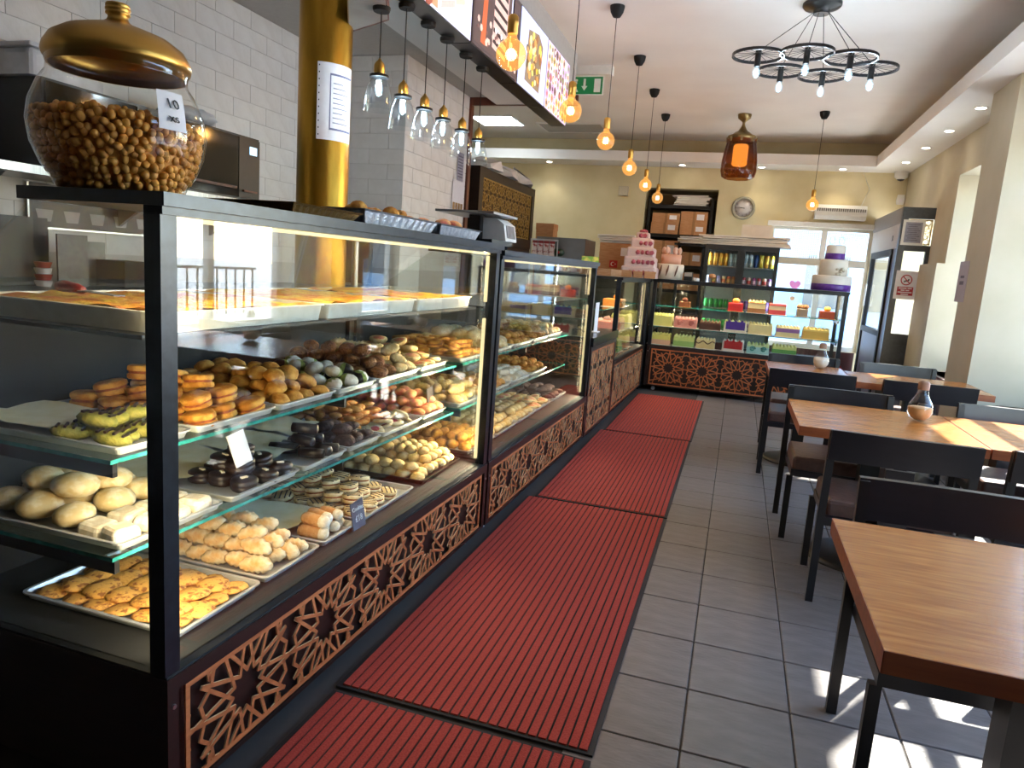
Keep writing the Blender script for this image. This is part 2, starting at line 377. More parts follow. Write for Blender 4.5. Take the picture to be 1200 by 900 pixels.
# ---- outside, seen through the panes and in the glass of the counters
M_pave = mat('pale_paving', '#b9b8b6', '#c6c5c2', rough=.85, scale=2)
pv = sbox('pavement', M_pave, (2.6, 60, -30, 60, -.4, -.12), (-60, 2.6, 11.7, 60, -.4, -.12))
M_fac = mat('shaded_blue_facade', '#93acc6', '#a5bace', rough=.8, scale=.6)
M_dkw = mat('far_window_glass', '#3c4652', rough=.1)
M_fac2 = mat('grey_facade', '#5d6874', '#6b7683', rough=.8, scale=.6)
def facade(name, label, x0, x1, y0, y1, h, face):
    f = thing(name, label, 'building', ((x0 + x1) / 2, (y0 + y1) / 2, -.12))
    hx, hy = (x1 - x0) / 2, (y1 - y0) / 2
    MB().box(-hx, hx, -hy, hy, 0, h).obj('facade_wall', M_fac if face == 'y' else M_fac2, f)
    n = int((2 * hy if face == 'x' else 2 * hx) / 3)
    wm = MB().box(-.03, .03, -.6, .6, 0, 1.6).mesh('far_window', M_dkw) if face == 'x' else MB().box(-.6, .6, -.03, .03, 0, 1.6).mesh('far_window', M_dkw)
    for i in range(n):
        for k in range(int(h / 3)):
            t = (i + .5) * 3
            link('window', wm, f, (-hx - .01, -hy + t, .9 + 3 * k) if face == 'x' else (-hx + t, -hy - .01, .9 + 3 * k))
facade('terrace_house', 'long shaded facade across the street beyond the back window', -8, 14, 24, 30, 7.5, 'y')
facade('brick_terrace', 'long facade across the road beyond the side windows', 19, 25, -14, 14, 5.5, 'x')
fe = thing('street_fence', 'dark railing along the road outside the side windows', 'fence', (9, 0, -.12))
MB().box(-.03, .03, -12, 14, 1.0, 1.06).obj('rail', M_blackm, fe)
bm_ = MB().box(-.015, .015, -.015, .015, 0, 1.0).mesh('fence_bar', M_blackm)
for i in range(90): link('bar', bm_, fe, (0, -11.9 + .29 * i, 0))
# ================================================================ red floor mats
M_red = mat('red_carpet', '#8c281f', '#a63c2f', rough=.95, scale=180, lo=.3, hi=.7, bump=.5, bscale=260)
M_rub = mat('black_rubber', '#191717', rough=.8)
MATLAB = ['red ribbed floor mat whose edge runs under the near end of the long counter', 'red ribbed floor mat beside the cookie counter, second from the camera',
          'red ribbed floor mat beside the second glass counter and the till cabinet', 'red ribbed floor mat in front of the cake counters at the back']
for (x0, x1, y0, y1), lab in zip([(-1.10, -.25, -.3, 1.845), (-1.105, -.25, 1.87, 4.06), (-1.06, -.25, 4.08, 6.18), (-1.02, -.245, 6.20, 8.40)], MATLAB):
    t = thing('floor_mat', lab, 'floor mat', ((x0 + x1) / 2, (y0 + y1) / 2, 0.0005), 0, 'red ribbed floor mats')
    w, l = (x1 - x0) / 2, (y1 - y0) / 2
    MB().box(-w, w, -l, l, 0, .007).obj('rubber_base', M_rub, t)
    n = 26; p = (2 * w - .03) / n
    sm_ = MB().box(-p / 2 + .0035, p / 2 - .0035, -l + .012, l - .012, .007, .012).mesh('mat_strip', M_red)
    for i in range(n): link('strip', sm_, t, (-w + .015 + p * (i + .5), 0, 0))

# ================================================================ cut-out lattice panels
def clip(poly, x0, x1, y0, y1):
    for ax, val, keep in ((0, x0, 1), (0, x1, -1), (1, y0, 1), (1, y1, -1)):
        out = []
        for i in range(len(poly)):
            p, q = poly[i - 1], poly[i]
            a, b = (p[ax] - val) * keep, (q[ax] - val) * keep
            if (a >= 0) != (b >= 0):
                t = a / (a - b); out.append((p[0] + (q[0] - p[0]) * t, p[1] + (q[1] - p[1]) * t))
            if b >= 0: out.append(q)
        poly = out
        if len(poly) < 3: return None
    ar = abs(sum(poly[i - 1][0] * poly[i][1] - poly[i][0] * poly[i - 1][1] for i in range(len(poly)))) / 2
    return poly if ar > 4e-5 else None
def star(cx, cy, ro, ri, n, ph=0): return [(cx + (ro if i % 2 == 0 else ri) * math.cos(ph + PI * i / n), cy + (ro if i % 2 == 0 else ri) * math.sin(ph + PI * i / n)) for i in range(2 * n)]
def cross(p, u, q, w):
    dn = u[0] * w[1] - u[1] * w[0]
    if abs(dn) < 1e-9: return None
    t = ((q[0] - p[0]) * w[1] - (q[1] - p[1]) * w[0]) / dn; s = ((q[0] - p[0]) * u[1] - (q[1] - p[1]) * u[0]) / dn
    return (t, s)
def seg_clip(p, q, x0, x1, y0, y1):
    a, b = 0.0, 1.0
    for ax, lo, hi in ((0, x0, x1), (1, y0, y1)):
        d0 = q[ax] - p[ax]
        if abs(d0) < 1e-9:
            if not lo <= p[ax] <= hi: return None
            continue
        t0, t1 = (lo - p[ax]) / d0, (hi - p[ax]) / d0
        if t0 > t1: t0, t1 = t1, t0
        a, b = max(a, t0), min(b, t1)
    if b - a < 1e-4: return None
    f = lambda t: (p[0] + (q[0] - p[0]) * t, p[1] + (q[1] - p[1]) * t)
    return f(a), f(b)
def hankin(poly, phi, nth):
    """two straps from every edge middle, running inward until they meet the nth strap from the other side"""
    n = len(poly); out = []
    mids = []; dirs = []
    for i in range(n):
        a, b = poly[i], poly[(i + 1) % n]; mids.append(((a[0] + b[0]) / 2, (a[1] + b[1]) / 2))
        l = math.hypot(b[0] - a[0], b[1] - a[1]); dirs.append((-(b[1] - a[1]) / l, (b[0] - a[0]) / l))
    def rot(d_, t): return (d_[0] * math.cos(t) - d_[1] * math.sin(t), d_[0] * math.sin(t) + d_[1] * math.cos(t))
    for i in range(n):
        for s in (1, -1):
            u = rot(dirs[i], -s * phi); w = rot(dirs[(i + s * nth) % n], s * phi)
            c = cross(mids[i], u, mids[(i + s * nth) % n], w)
            if c and c[0] > 0: out.append((mids[i], (mids[i][0] + u[0] * c[0], mids[i][1] + u[1] * c[0])))
    return out
def lattice(name, L, H, a, mats, bord=.014, th=.0022, off=0, wid=None):
    wid = wid or .028 * a
    segs = []
    r = .5 * a; rv = r / math.cos(PI / 12); sd = 2 * r * math.tan(PI / 12)
    nx = int(L / a) + 3; ny = int(H / a) + 3
    for i in range(-nx, nx + 1):
        for j in range(-ny, ny + 1):
            cx, cy = L / 2 + off + i * a, H / 2 + j * a
            if not (-a < cx < L + a and -a < cy < H + a): continue
            ph = math.radians(11)
            segs += hankin([(cx + rv * math.cos(PI / 12 + PI / 6 * k), cy + rv * math.sin(PI / 12 + PI / 6 * k)) for k in range(12)], ph, 2)
            for k in range(12):                      # pointed caps that close the petals of each rosette
                for s in (1, -1):
                    t0 = PI / 6 * k; mx, my = cx + r * math.cos(t0), cy + r * math.sin(t0); t1 = t0 + PI - s * ph
                    p = (mx + .17 * r * math.cos(t1), my + .17 * r * math.sin(t1)); t2 = t0 + s * PI / 12
                    segs.append((p, (cx + .93 * r * math.cos(t2), cy + .93 * r * math.sin(t2))))
            qx, qy = cx + a / 2, cy + a / 2
            sq = [(qx + sd * .7071 * math.cos(PI / 2 * k), qy + sd * .7071 * math.sin(PI / 2 * k)) for k in range(4)]
            segs += hankin(sq, math.radians(30), 1)
            for k in range(4):
                p, q = sq[k], sq[(k + 1) % 4]; mx, my = (p[0] + q[0]) / 2 - qx, (p[1] + q[1]) / 2 - qy; l = math.hypot(mx, my); h = sd * .866
                segs += hankin([q, p, (qx + mx * (l + h) / l, qy + my * (l + h) / l)], math.radians(25), 1)
    b = MB()
    for p, q in segs:
        c = seg_clip(p, q, bord * .5, L - bord * .5, bord * .5, H - bord * .5)
        if not c: continue
        p, q = c; l = math.hypot(q[0] - p[0], q[1] - p[1])
        if l < .002: continue
        ux, uy = (q[0] - p[0]) / l, (q[1] - p[1]) / l; e = wid * .35; w = wid / 2
        p = (p[0] - ux * e, p[1] - uy * e); q = (q[0] + ux * e, q[1] + uy * e)
        pts = [(p[0] - uy * w, p[1] + ux * w), (q[0] - uy * w, q[1] + ux * w), (q[0] + uy * w, q[1] - ux * w), (p[0] + uy * w, p[1] - ux * w)]
        s = len(b.f); b.prism(pts[::-1], -th, th, 'x')
        for k in range(s + 2, s + 6): b.m[k] = 1
    for y0, y1, z0, z1 in ((0, L, 0, bord), (0, L, H - bord, H), (0, bord, bord, H - bord), (L - bord, L, bord, H - bord)): b.box(-th, th * 1.02, y0, y1, z0, z1)
    return b.mesh(name, mats)

# ================================================================ glass display counters
ROT = -.0147
def K(u, y): return (-1.15 + .0147 * (y - 1.2) + u, y)
GLt = [GLs, GLedge]
def plate(b, x0, x1, y0, y1, z0, z1):
    s = len(b.f); b.box(x0, x1, y0, y1, z0, z1)
    for i in range(s, len(b.f)): b.m[i] = 0 if i - s < 2 else 1
    return b
def counter(name, label, loc, rz, L, base, top, depth, shelves, slant, a, dark=True, led=True, ends=(1, 1), topshelf=None, group='glass display counters'):
    c = thing(name, label, 'display counter', loc, rz, group)
    D = depth; xt = -.40 if slant else -D
    MB().box(-D, -.02, .01, L - .01, .06, base - .045).obj('base_body', M_brown, c)
    MB().box(-D, .0, 0, L, base - .045, base - .006).box(-.02, 0, 0, .035, .06, base - .045).box(-.02, 0, L - .035, L, .06, base - .045).box(-.02, 0, .035, L - .035, .06, .075).obj('base_rail', M_brown, c)
    MB().box(-D, -.004, .003, L - .003, base - .006, base).obj('deck', M_blackm, c)
    H = base - .045 - .075 - .006
    link('lattice_panel', lattice('lattice_panel', L - .12, H, a, [M_lat, M_latedge]), c, (-.006, .06, .078))
    for y in (.12, L - .12):
        for x in (-.06, -D + .08):
            w = MB(); w.cyl((x - .012, y, .025), (x + .012, y, .025), .024, n=12).box(x - .02, x + .02, y - .012, y + .012, .035, .06)
            w.obj('castor', mat('castor_white', '#9b9a98', rough=.5), c)
    for y in (0, L - .045):
        MB().box(-.05, -.006, y, y + .045, base, top - .028).obj('front_post', M_alu, c)
        MB().box(-D, -D + .04, y, y + .045, base, (1.15 if slant else top - .028)).obj('rear_post', M_black, c)
    MB().box(xt, .012, -.008, L + .008, top - .028, top).box(-.05, .0, 0, L, top - .045, top - .028).obj('top_panel', M_alu, c)
    MB().box(-.034, -.028, .045, L - .045, base, top - .045).obj('front_glass', GL, c)
    prof = [(-.05, base), (-.05, top - .03), (xt, top - .03)] + ([(-D + .02, 1.15)] if slant else []) + [(-D + .02, base)]
    for k, y in ((0, .02), (1, L - .026)):
        if ends[k]:
            MB().prism(prof, y, y + .006, 'y').obj('end_glass', GL, c)
    if slant:
        MB().add([(xt, .03, top - .03), (xt, L - .03, top - .03), (-D + .02, L - .03, 1.15), (-D + .02, .03, 1.15)], [(0, 1, 2, 3)]).obj('rear_glass', GL, c)
        MB().box(-D, -D + .02, .05, L - .05, base, 1.15).obj('rear_panel', M_blackm, c)
    elif dark: MB().box(-D, -D + .02, .05, L - .05, base, top - .03).obj('rear_panel', M_black, c)
    else: MB().box(-D, -D + .006, .05, L - .05, base, top - .03).obj('rear_glass', GL, c)
    for z, xf in shelves:
        s = plate(MB(), -D + .05, xf, .03, L - .03, z - .010, z).obj('glass_shelf', GLt, c)
        for y in ((.04, L / 2 - .01, L - .06) if slant else (.04, L - .06)):
            MB().box(-D + .04, xf - .005, y, y + .014, z - .045, z - .011).obj('bracket', M_black, s)
    if topshelf:
        MB().box(-D + .12, -.10, .04, L - .04, topshelf - .010, topshelf).obj('top_shelf', M_black, c)
    if led:
        if slant:
            MB().box(-.050, -.040, .05, L - .05, top - .055, top - .0455).obj('led_strip', M_led, c)
            strip_light('led_light', (-.056, L / 2, top - .056), .012, L - .1, 4.2, c, (-.5, 0, -1))
        else:
            MB().box(-.075, -.065, .05, L - .05, top - .036, top - .030).obj('led_strip', M_led, c)
            strip_light('led_light', (-.075, L / 2, top - .040), .012, L - .1, 8, c, (-.5, 0, -1))
        rows = [(topshelf + .03, top - .06, .8), (base + .03, topshelf - .05, 5.5)] if topshelf else ([(base + .03, top - .06, 3)] if led == 2 else [])
        for z0, z1, e in rows:
            for y, s in ((L - .058, -1), (.046, 1)):
                if s == 1 and not topshelf: continue
                MB().box(-.056, -.042, y, y + .012, z0, z1).obj('led_strip', M_led, c)
                strip_light('led_light', (-.060, y + .006 + s * .008, (z0 + z1) / 2), .012, z1 - z0, e * (.55 if s == 1 else 1), c, (-.7, s, -.02))
    for y in (.018, L - .018):
        MB().cyl((0, y, base - .08), (.004, y, base - .08), .006, n=10).obj('screw', M_steel, c)
    return c
SH = [(.65, -.19), (.89, -.19)]
CASE1 = counter('display_counter', 'long dark glass counter of cookie trays with the big nut jar on top', K(0, 1.2) + (0,), ROT, 2.10, .405, 1.50, .84, SH, True, .384, topshelf=1.19)
CASE2 = counter('display_counter', 'glass counter of pastry trays between the cookie counter and the till cabinet', K(0, 3.325) + (0,), ROT, 2.275, .405, 1.475, .84, SH, True, .384, topshelf=1.19)
CASE3 = counter('cake_counter', 'glass cake counter along the aisle beyond the till cabinet', K(0, 6.74) + (0,), ROT, 1.98, .57, 1.37, .70, [(.80, -.08), (1.05, -.16)], False, .405, dark=False, led=2, group='glass cake counters')
CASE4 = counter('cake_counter', 'glass cake counter across the back with star lattice front', (-1.01, 8.80, 0), -PI / 2, 2.19, .57, 1.375, .66, [(.80, -.08), (1.05, -.16)], False, .405, dark=False, group='glass cake counters')
# corner unit joining the two cake counters
t = thing('corner_unit', 'dark corner unit joining the two cake counters under the tower cake', 'cabinet', (-1.74, 8.745, 0))
MB().box(.02, .70, .0, .72, .06, 1.33).obj('unit_body', M_blackm, t); MB().box(0, .72, -.005, .73, 1.33, 1.37).obj('unit_top', M_alu, t); MB().box(.05, .68, .03, .70, 0, .06).obj('plinth', M_blackm, t)
# till cabinet
t = thing('till_cabinet', 'low lattice fronted till cabinet between two glass counters', 'cabinet', K(0, 5.62) + (0,), ROT)
MB().box(-.70, -.02, 0, 1.10, .05, .80).obj('cabinet_body', M_brown, t)
MB().box(-.72, .015, -.01, 1.11, .80, .875).obj('worktop', mat('black_worktop', '#17171a', rough=.25), t)
MB().box(-.02, 0, 0, .04, .05, .80).box(-.02, 0, 1.06, 1.10, .05, .80).box(-.02, 0, .04, 1.06, .05, .075).box(-.02, 0, .04, 1.06, .76, .80).obj('face_frame', M_brown, t)
link('lattice_panel', lattice('lattice_panel', 1.02, .69, .40, [M_lat, M_latedge]), t, (-.006, .04, .072))
# ================================================================ trays and baked goods
TRAYS = {}
def pan(w, l, h=.022, m=None, key='steel'):
    k = (round(w, 3), round(l, 3), h, key)
    if k in TRAYS: return TRAYS[k]
    b = MB(); w2, l2 = w / 2, l / 2; r = .02; N = 3
    def ring(o, z, rr):
        pts = []
        for cx, cy, a0 in ((w2 - r, l2 - r, 0), (-w2 + r, l2 - r, PI / 2), (-w2 + r, -l2 + r, PI), (w2 - r, -l2 + r, 1.5 * PI)):
            for i in range(N + 1):
                a = a0 + PI / 2 * i / N; q = max(.002, rr + o); pts.append((cx + q * math.cos(a), cy + q * math.sin(a), z))
        return pts
    R_ = [ring(-.012, .0, r), ring(-.004, h - .004, r), ring(.004, h - .004, r), ring(.004, h, r), ring(-.006, h, r), ring(-.014, .003, r)]
    n = len(R_[0]); vs = [p for q in R_ for p in q]
    fs = [(j * n + i, j * n + (i + 1) % n, (j + 1) * n + (i + 1) % n, (j + 1) * n + i) for j in range(5) for i in range(n)]
    fs += [tuple(range(n - 1, -1, -1)), tuple(range(5 * n, 6 * n))]
    b.add(vs, fs)
    TRAYS[k] = b.mesh('tray', m or mat('tray_silver', '#c3c6ca', '#d2d5d8', rough=.35, metal=.55, scale=12)); return TRAYS[k]
def tray(label, x0, x1, y0, y1, z, h=.022, m=None, key='steel', name='baking_tray', group='pastry trays in the glass counters'):
    o = link(name, pan(x1 - x0, y1 - y0, h, m, key), None, ((x0 + x1) / 2, (y0 + y1) / 2, z))
    return tag(o, label, 'tray', group)
def sheet(label, x0, x1, y0, y1, z, rz=0, seed=1):
    rd = random.Random(seed); b = MB(); n = 5
    vs = []
    for j in range(n):
        for i in range(n):
            u, w = i / (n - 1) - .5, j / (n - 1) - .5
            vs.append((u * (x1 - x0), w * (y1 - y0), .002 + .012 * rd.random() * (abs(u) + abs(w)) * 2))
    b.add(vs, [(j * n + i, j * n + i + 1, (j + 1) * n + i + 1, (j + 1) * n + i) for j in range(n - 1) for i in range(n - 1)], 0, True)
    o = b.obj('parchment_sheet', M_parch, None, ((x0 + x1) / 2, (y0 + y1) / 2, z), (0, 0, rz))
    return tag(o, label, 'baking paper', 'parchment sheets under the pastries')
# --- one mesh for each kind
def fl(name, c, c2, **k):
    a = dict(rough=.75, scale=45, bump=.4, bscale=90, rnd=.10, lo=.42, hi=.6); a.update(k); return mat(name, c, c2, **a)
F_crack = fl('crackled_crust', '#d9a24f', '#8d5423', lo=.52, hi=.62, scale=55); F_pow = fl('sugared_crust', '#cf9b56', '#e6d2ac', scale=22, lo=.35, hi=.6)
F_gold = fl('golden_crust', '#b8751f', '#dfa546', scale=30); F_choc = fl('dark_chocolate', '#170d0c', '#2a1a17', rough=.4, bump=.1); F_pale = fl('pale_dough', '#d8bd86', '#e9d8ae', bump=.15)
F_white = fl('floury_dough', '#dccbab', '#efe6d2', bump=.1); F_fill = fl('date_filling', '#8a4420', '#a55a2c'); F_tan = fl('tan_roll', '#c08a55', '#d2a06c')
F_brown = fl('cocoa_cookie', '#3d241c', '#55362b', bump=.6); F_pink = fl('pink_biscuit', '#d99a5e', '#d9705c', scale=30); F_cream = fl('cream_biscuit', '#d3ae68', '#e5cc92')
F_pist = fl('pistachio_biscuit', '#75752a', '#938c3c'); F_jam = fl('red_jam', '#a5323a', '#c45a5c', rough=.25); F_shred = fl('shredded_brown', '#7a4218', '#a8692b', bump=1.0, bscale=120)
F_orange = fl('orange_biscuit', '#d88a3a', '#e2a860'); F_green = fl('pistachio_crumb', '#7d8a35', '#a5ab55')
F_kun = fl('kunafa', '#c4701f', '#d8b33c', scale=14, bump=.9, bscale=60, rough=.5, lo=.4, hi=.6)
def k_crack(): return MB().lathe([(0, 0), (.040, 0), (.047, .005), (.044, .011), (.030, .016), (.012, .018), (0, .0185)], 12, fn=lambda a, r, z: 1 + .05 * math.sin(3 * a) + .03 * math.sin(5 * a + 1)).mesh('crackled_cookie', F_crack)
def k_cresc(l=.115, r=.021, m=None, bend=.9):
    n = 10; pts = []; rad = []
    for i in range(n + 1):
        t = i / n; a = (t - .5) * bend
        R0 = l / bend; pts.append((R0 * math.sin(a), R0 * (math.cos(a) - 1), r)); rad.append(r * (.35 + .65 * math.sin(PI * t) ** .6) * (1 + .12 * (-1) ** i))
    return MB().tube(pts, r, 8, rad=rad).mesh('crescent_roll', m or F_pow)
def k_finger(m, e):
    b = MB(); n = 8; pts = []; rad = []
    for i in range(n + 1):
        t = i / n; pts.append(((t - .5) * .10, 0, .021)); rad.append(.021 * (.75 if i in (0, n) else 1))
    b.tube(pts, .02, 8, rad=rad)
    for i, f in enumerate(b.f):
        x = sum(b.v[q][0] for q in f) / len(f)
        if x > .022: b.m[i] = 1
    return b.mesh('finger_roll', [m, e])
def k_sand(m1, m2, m3, r=.04, h=.032, dr=True, fn=None):
    b = MB(); b.lathe([(r * .9, 0), (r, .004), (r, h * .36), (r * .95, h * .4)], 12, m=0, fn=fn).lathe([(r * .9, h * .4), (r * .9, h * .58)], 12, m=1, fn=fn).lathe([(r * .96, h * .58), (r, h * .64), (r, h * .9), (r * .85, h), (0, h * 1.04)], 12, m=0, fn=fn)
    if dr:
        for q in (-.6, -.15, .3, .7): b.box(-r * math.sqrt(1 - q * q) * .85, r * math.sqrt(1 - q * q) * .85, q * r - .0022, q * r + .0022, h * .94, h * 1.06, 2)
    return b.mesh('sandwich_cookie', [m1, m2, m3])
def k_ell(nm, r, m, fn=None): return MB().ell((0, 0, r[2]), r, 12, 7, fn=fn).mesh(nm, m)
def k_jam():
    b = MB(); b.lathe([(0, 0), (.036, 0), (.040, .008), (.034, .015), (.020, .015)], 12, m=0, fn=lambda a, r, z: 1 + .22 * abs(math.cos(a))); b.lathe([(.022, .013), (.016, .017), (0, .018)], 10, m=1); return b.mesh('jam_cookie', [F_pale, F_jam])
def k_pist():
    b = MB(); b.ell((0, 0, .02), (.048, .026, .019), 12, 6)
    for q in (-.6, -.2, .2, .6): b.box(q * .05 - .003, q * .05 + .003, -.020 * math.sqrt(1 - q * q), .020 * math.sqrt(1 - q * q), .020 + .016 * math.sqrt(1 - q * q), .020 + .0225 * math.sqrt(1 - q * q), 1)
    return b.mesh('pistachio_biscuit', [F_pist, F_choc])
def k_mam(m): return MB().lathe([(0, 0), (.030, 0), (.036, .008), (.033, .022), (.020, .034), (0, .037)], 14, fn=lambda a, r, z: 1 + .06 * math.cos(7 * a)).mesh('moulded_biscuit', m)
def k_choc():
    b = MB(); b.lathe([(.040, 0), (.044, .006), (.044, .015), (.041, .018), (.044, .022), (.044, .032), (.036, .038), (0, .039)], 14); b.box(-.010, .012, -.005, .006, .038, .043, 1); return b.mesh('chocolate_sandwich', [F_choc, F_white])
def k_bw():
    b = MB(); b.ell((0, 0, .025), (.040, .036, .025), 12, 7)
    for i, f in enumerate(b.f):
        x = sum(b.v[q][0] for q in f) / len(f); b.m[i] = 1 if x > .012 else (2 if x > -.006 else 0)
    return b.mesh('dipped_biscuit', [F_white, F_choc, F_green])
def k_tart():
    b = MB(); b.lathe([(0, 0), (.036, 0), (.045, .014), (.043, .021), (.030, .022)], 14, m=0); b.lathe([(.030, .021), (.018, .026), (0, .027)], 12, m=1); return b.mesh('jam_tart', [F_cream, F_pink])
def k_log():
    b = MB(); b.tube([(-.05, 0, .02), (-.047, 0, .02), (0, 0, .02), (.047, 0, .02), (.05, 0, .02)], .02, 8, rad=[.012, .019, .021, .019, .012]); return b.mesh('chocolate_log', F_choc)
KD = dict(crack=k_crack(), cresc=k_cresc(.092, .026), finger=k_finger(F_tan, F_white), sand=k_sand(F_pale, F_fill, F_choc), bun=k_ell('pale_bun', (.062, .052, .033), F_pale), sq=MB().bbox(-.036, .036, -.036, .036, 0, .034, .014).mesh('floury_square', F_white),
          choc=k_choc(), log=k_log(), brown=k_ell('cocoa_cookie', (.046, .042, .020), F_brown, lambda a, p: 1 + .05 * math.sin(5 * a)), jam=k_jam(), pink=k_ell('pink_biscuit', (.038, .032, .022), F_pink),
          cream=k_ell('cream_puff', (.030, .030, .021), F_cream, lambda a, p: 1 + .08 * math.cos(6 * a)), pist=k_pist(), fill=k_sand(F_gold, F_fill, F_gold, .045, .040, False, lambda a, r, z: 1 + .06 * math.sin(3 * a + 40 * z) + .05 * math.sin(5 * a - 60 * z)), mam=k_mam(F_gold), bw=k_bw(),
          shred=k_ell('shredded_ball', (.040, .036, .026), F_shred), crois=k_cresc(.09, .024, F_cream, 1.3), tart=k_tart(), orange=k_ell('orange_biscuit', (.042, .026, .013), F_orange), pmam=k_mam(F_cream), gpuff=k_ell('golden_puff', (.034, .032, .024), F_gold, lambda a, p: 1 + .05 * math.cos(5 * a)))
NM = dict(crack='crackled_cookie', cresc='crescent_roll', finger='finger_roll', sand='sandwich_cookie', bun='pale_bun', sq='floury_square', choc='chocolate_sandwich', log='chocolate_log', brown='cocoa_cookie', jam='jam_cookie', pink='pink_biscuit', cream='cream_puff',
          pist='pistachio_biscuit', fill='filled_cookie', mam='moulded_biscuit', bw='dipped_biscuit', shred='shredded_ball', crois='croissant', tart='jam_tart', orange='orange_biscuit', pmam='moulded_biscuit', gpuff='golden_puff')
def heap(kind, label, group, x0, x1, y0, y1, z, dx, dy, dz, layers, seed=0, tilt=.15, rz=None, cat='pastry', shrink=.5):
    """rows of pieces laid out singly, each layer set back from the one below"""
    rd = random.Random(seed + 100); k = 0
    for L in range(layers):
        o = L * shrink
        a0, a1, b0, b1 = x0 + o * dx, x1 - o * dx, y0 + o * dy, y1 - o * dy
        nx = max(1, int(round((a1 - a0) / dx)) + (0 if L else 0)); ny = max(1, int(round((b1 - b0) / dy)))
        for i in range(nx):
            for j in range(ny):
                x = a0 + (a1 - a0) * (i + .5) / nx + rd.uniform(-.1, .1) * dx; y = b0 + (b1 - b0) * (j + .5) / ny + rd.uniform(-.1, .1) * dy
                r = rd.uniform(0, 2 * PI) if rz is None else rz + rd.uniform(-.3, .3)
                ob = link(NM[kind], KD[kind], None, (x, y, z + L * dz + rd.uniform(0, .004)), (rd.uniform(-tilt, tilt), rd.uniform(-tilt, tilt), r))
                s = rd.uniform(.92, 1.08); ob.scale = (s, s, s); tag(ob, label, cat, group); k += 1
    return k
XF, XB = -1.245, -1.775          # trays on the deck
SF, SB = -1.345, -1.875          # trays on the shelves
ZD, ZM, ZU = .406, .651, .891
FZ = .005
# deck of the long counter
tray('silver tray of crackled cookies in the near corner of the cookie counter', XB, XF, 1.335, 1.665, ZD)
heap('crack', 'round crackled golden cookie on the corner tray of the cookie counter', 'crackled cookies on the corner tray', XB + .02, XF - .02, 1.35, 1.65, ZD + FZ, .088, .080, .016, 2, 1, .12)
tray('dark edged tray of sugared crescent rolls beside the crackled cookies', XB, XF, 1.69, 1.975, ZD)
heap('cresc', 'sugar dusted crescent roll piled on the tray beside the crackled cookies', 'crescent rolls on the cookie counter deck', XB + .06, XF - .03, 1.71, 1.955, ZD + FZ, .075, .062, .036, 3, 2, .3, .5)
tray('silver tray of finger rolls behind the slate price card', XB, XF, 2.0, 2.215, ZD)
sheet('wrinkled parchment sheet behind the sugared finger rolls', XB + .02, -1.40, 1.985, 2.235, ZD + .026, .05, 3)
heap('finger', 'finger roll with a white sugared end behind the slate price card', 'finger rolls on the cookie counter deck', -1.40, XF - .015, 2.02, 2.20, ZD + FZ, .10, .046, .036, 2, 4, .08, 0)
tray('silver tray of drizzled sandwich cookies on the deck', XB, XF, 2.245, 2.70, ZD)
heap('sand', 'sandwich cookie with chocolate drizzle piled on the deck tray', 'drizzled sandwich cookies on the deck', XB + .03, XF - .02, 2.265, 2.60, ZD + FZ, .082, .082, .033, 3, 5, .12)
tray('dark baking tray of pale fancy biscuits at the end of the cookie counter deck', XB, XF, 2.79, 3.235, ZD, key='dark', m=mat('dark_tray', '#22201f', rough=.35, metal=.5))
heap('cream', 'small ridged cream biscuit on the dark tray at the end of the deck', 'cream biscuits on the dark tray', XB + .03, XF - .015, 2.93, 3.22, ZD + FZ, .062, .060, .032, 3, 6, .3)
heap('pmam', 'pale moulded biscuit beside the cream biscuits on the dark tray', 'moulded biscuits on the dark tray', XB + .03, XF - .02, 2.81, 2.92, ZD + FZ, .068, .062, .032, 2, 7, .2)
# middle shelf
tray('silver tray of pale buns on the middle shelf behind the corner post', SB, SF, 1.262, 1.625, ZM)
heap('bun', 'large pale floury bun on the middle shelf behind the corner post', 'pale buns on the middle shelf', SB + .02, SF - .17, 1.28, 1.61, ZM + FZ, .115, .105, .048, 2, 8, .12)
heap('sq', 'floury square roll beside the pale buns on the middle shelf', 'floury squares on the middle shelf', SF - .17, SF - .015, 1.28, 1.61, ZM + FZ, .076, .078, .034, 1, 9, .08, 0)
tray('silver tray of glossy chocolate sandwiches on the middle shelf', SB, SF, 1.66, 2.0, ZM)
sheet('parchment sheet under the glossy chocolate sandwiches', SB + .03, SF - .20, 1.64, 2.0, ZM + .026, -.1, 10)
heap('choc', 'glossy dark chocolate sandwich with a nut chip on the middle shelf', 'chocolate sandwiches on the middle shelf', SF - .26, SF - .015, 1.74, 1.99, ZM + FZ, .088, .088, .038, 3, 11, .1)
tray('silver tray of chocolate logs on the middle shelf', SB, SF, 2.03, 2.305, ZM)
sheet('parchment sheet beside the chocolate logs on the middle shelf', SB + .02, SF - .14, 2.02, 2.30, ZM + .026, .06, 12)
heap('log', 'dark chocolate log stacked on the middle shelf', 'chocolate logs on the middle shelf', SF - .24, SF - .02, 2.15, 2.295, ZM + FZ, .10, .044, .036, 3, 13, .08, .1)
tray('silver tray of cocoa cookies on the middle shelf', SB, SF, 2.325, 2.575, ZM)
sheet('parchment sheet behind the cocoa cookies', SB + .02, SF - .25, 2.32, 2.57, ZM + .026, -.06, 14)
heap('brown', 'dark brown cocoa cookie heaped on the middle shelf', 'cocoa cookies on the middle shelf', SF - .27, SF - .01, 2.34, 2.56, ZM + FZ, .086, .078, .034, 2, 15, .3)
tray('silver tray of jam and orange biscuits on the middle shelf', SB, SF, 2.60, 2.975, ZM)
heap('orange', 'oval orange biscuit lying with the jam cookies', 'orange biscuits on the middle shelf', SB + .03, SF - .14, 2.62, 2.96, ZM + FZ, .075, .060, .024, 3, 16, .25)
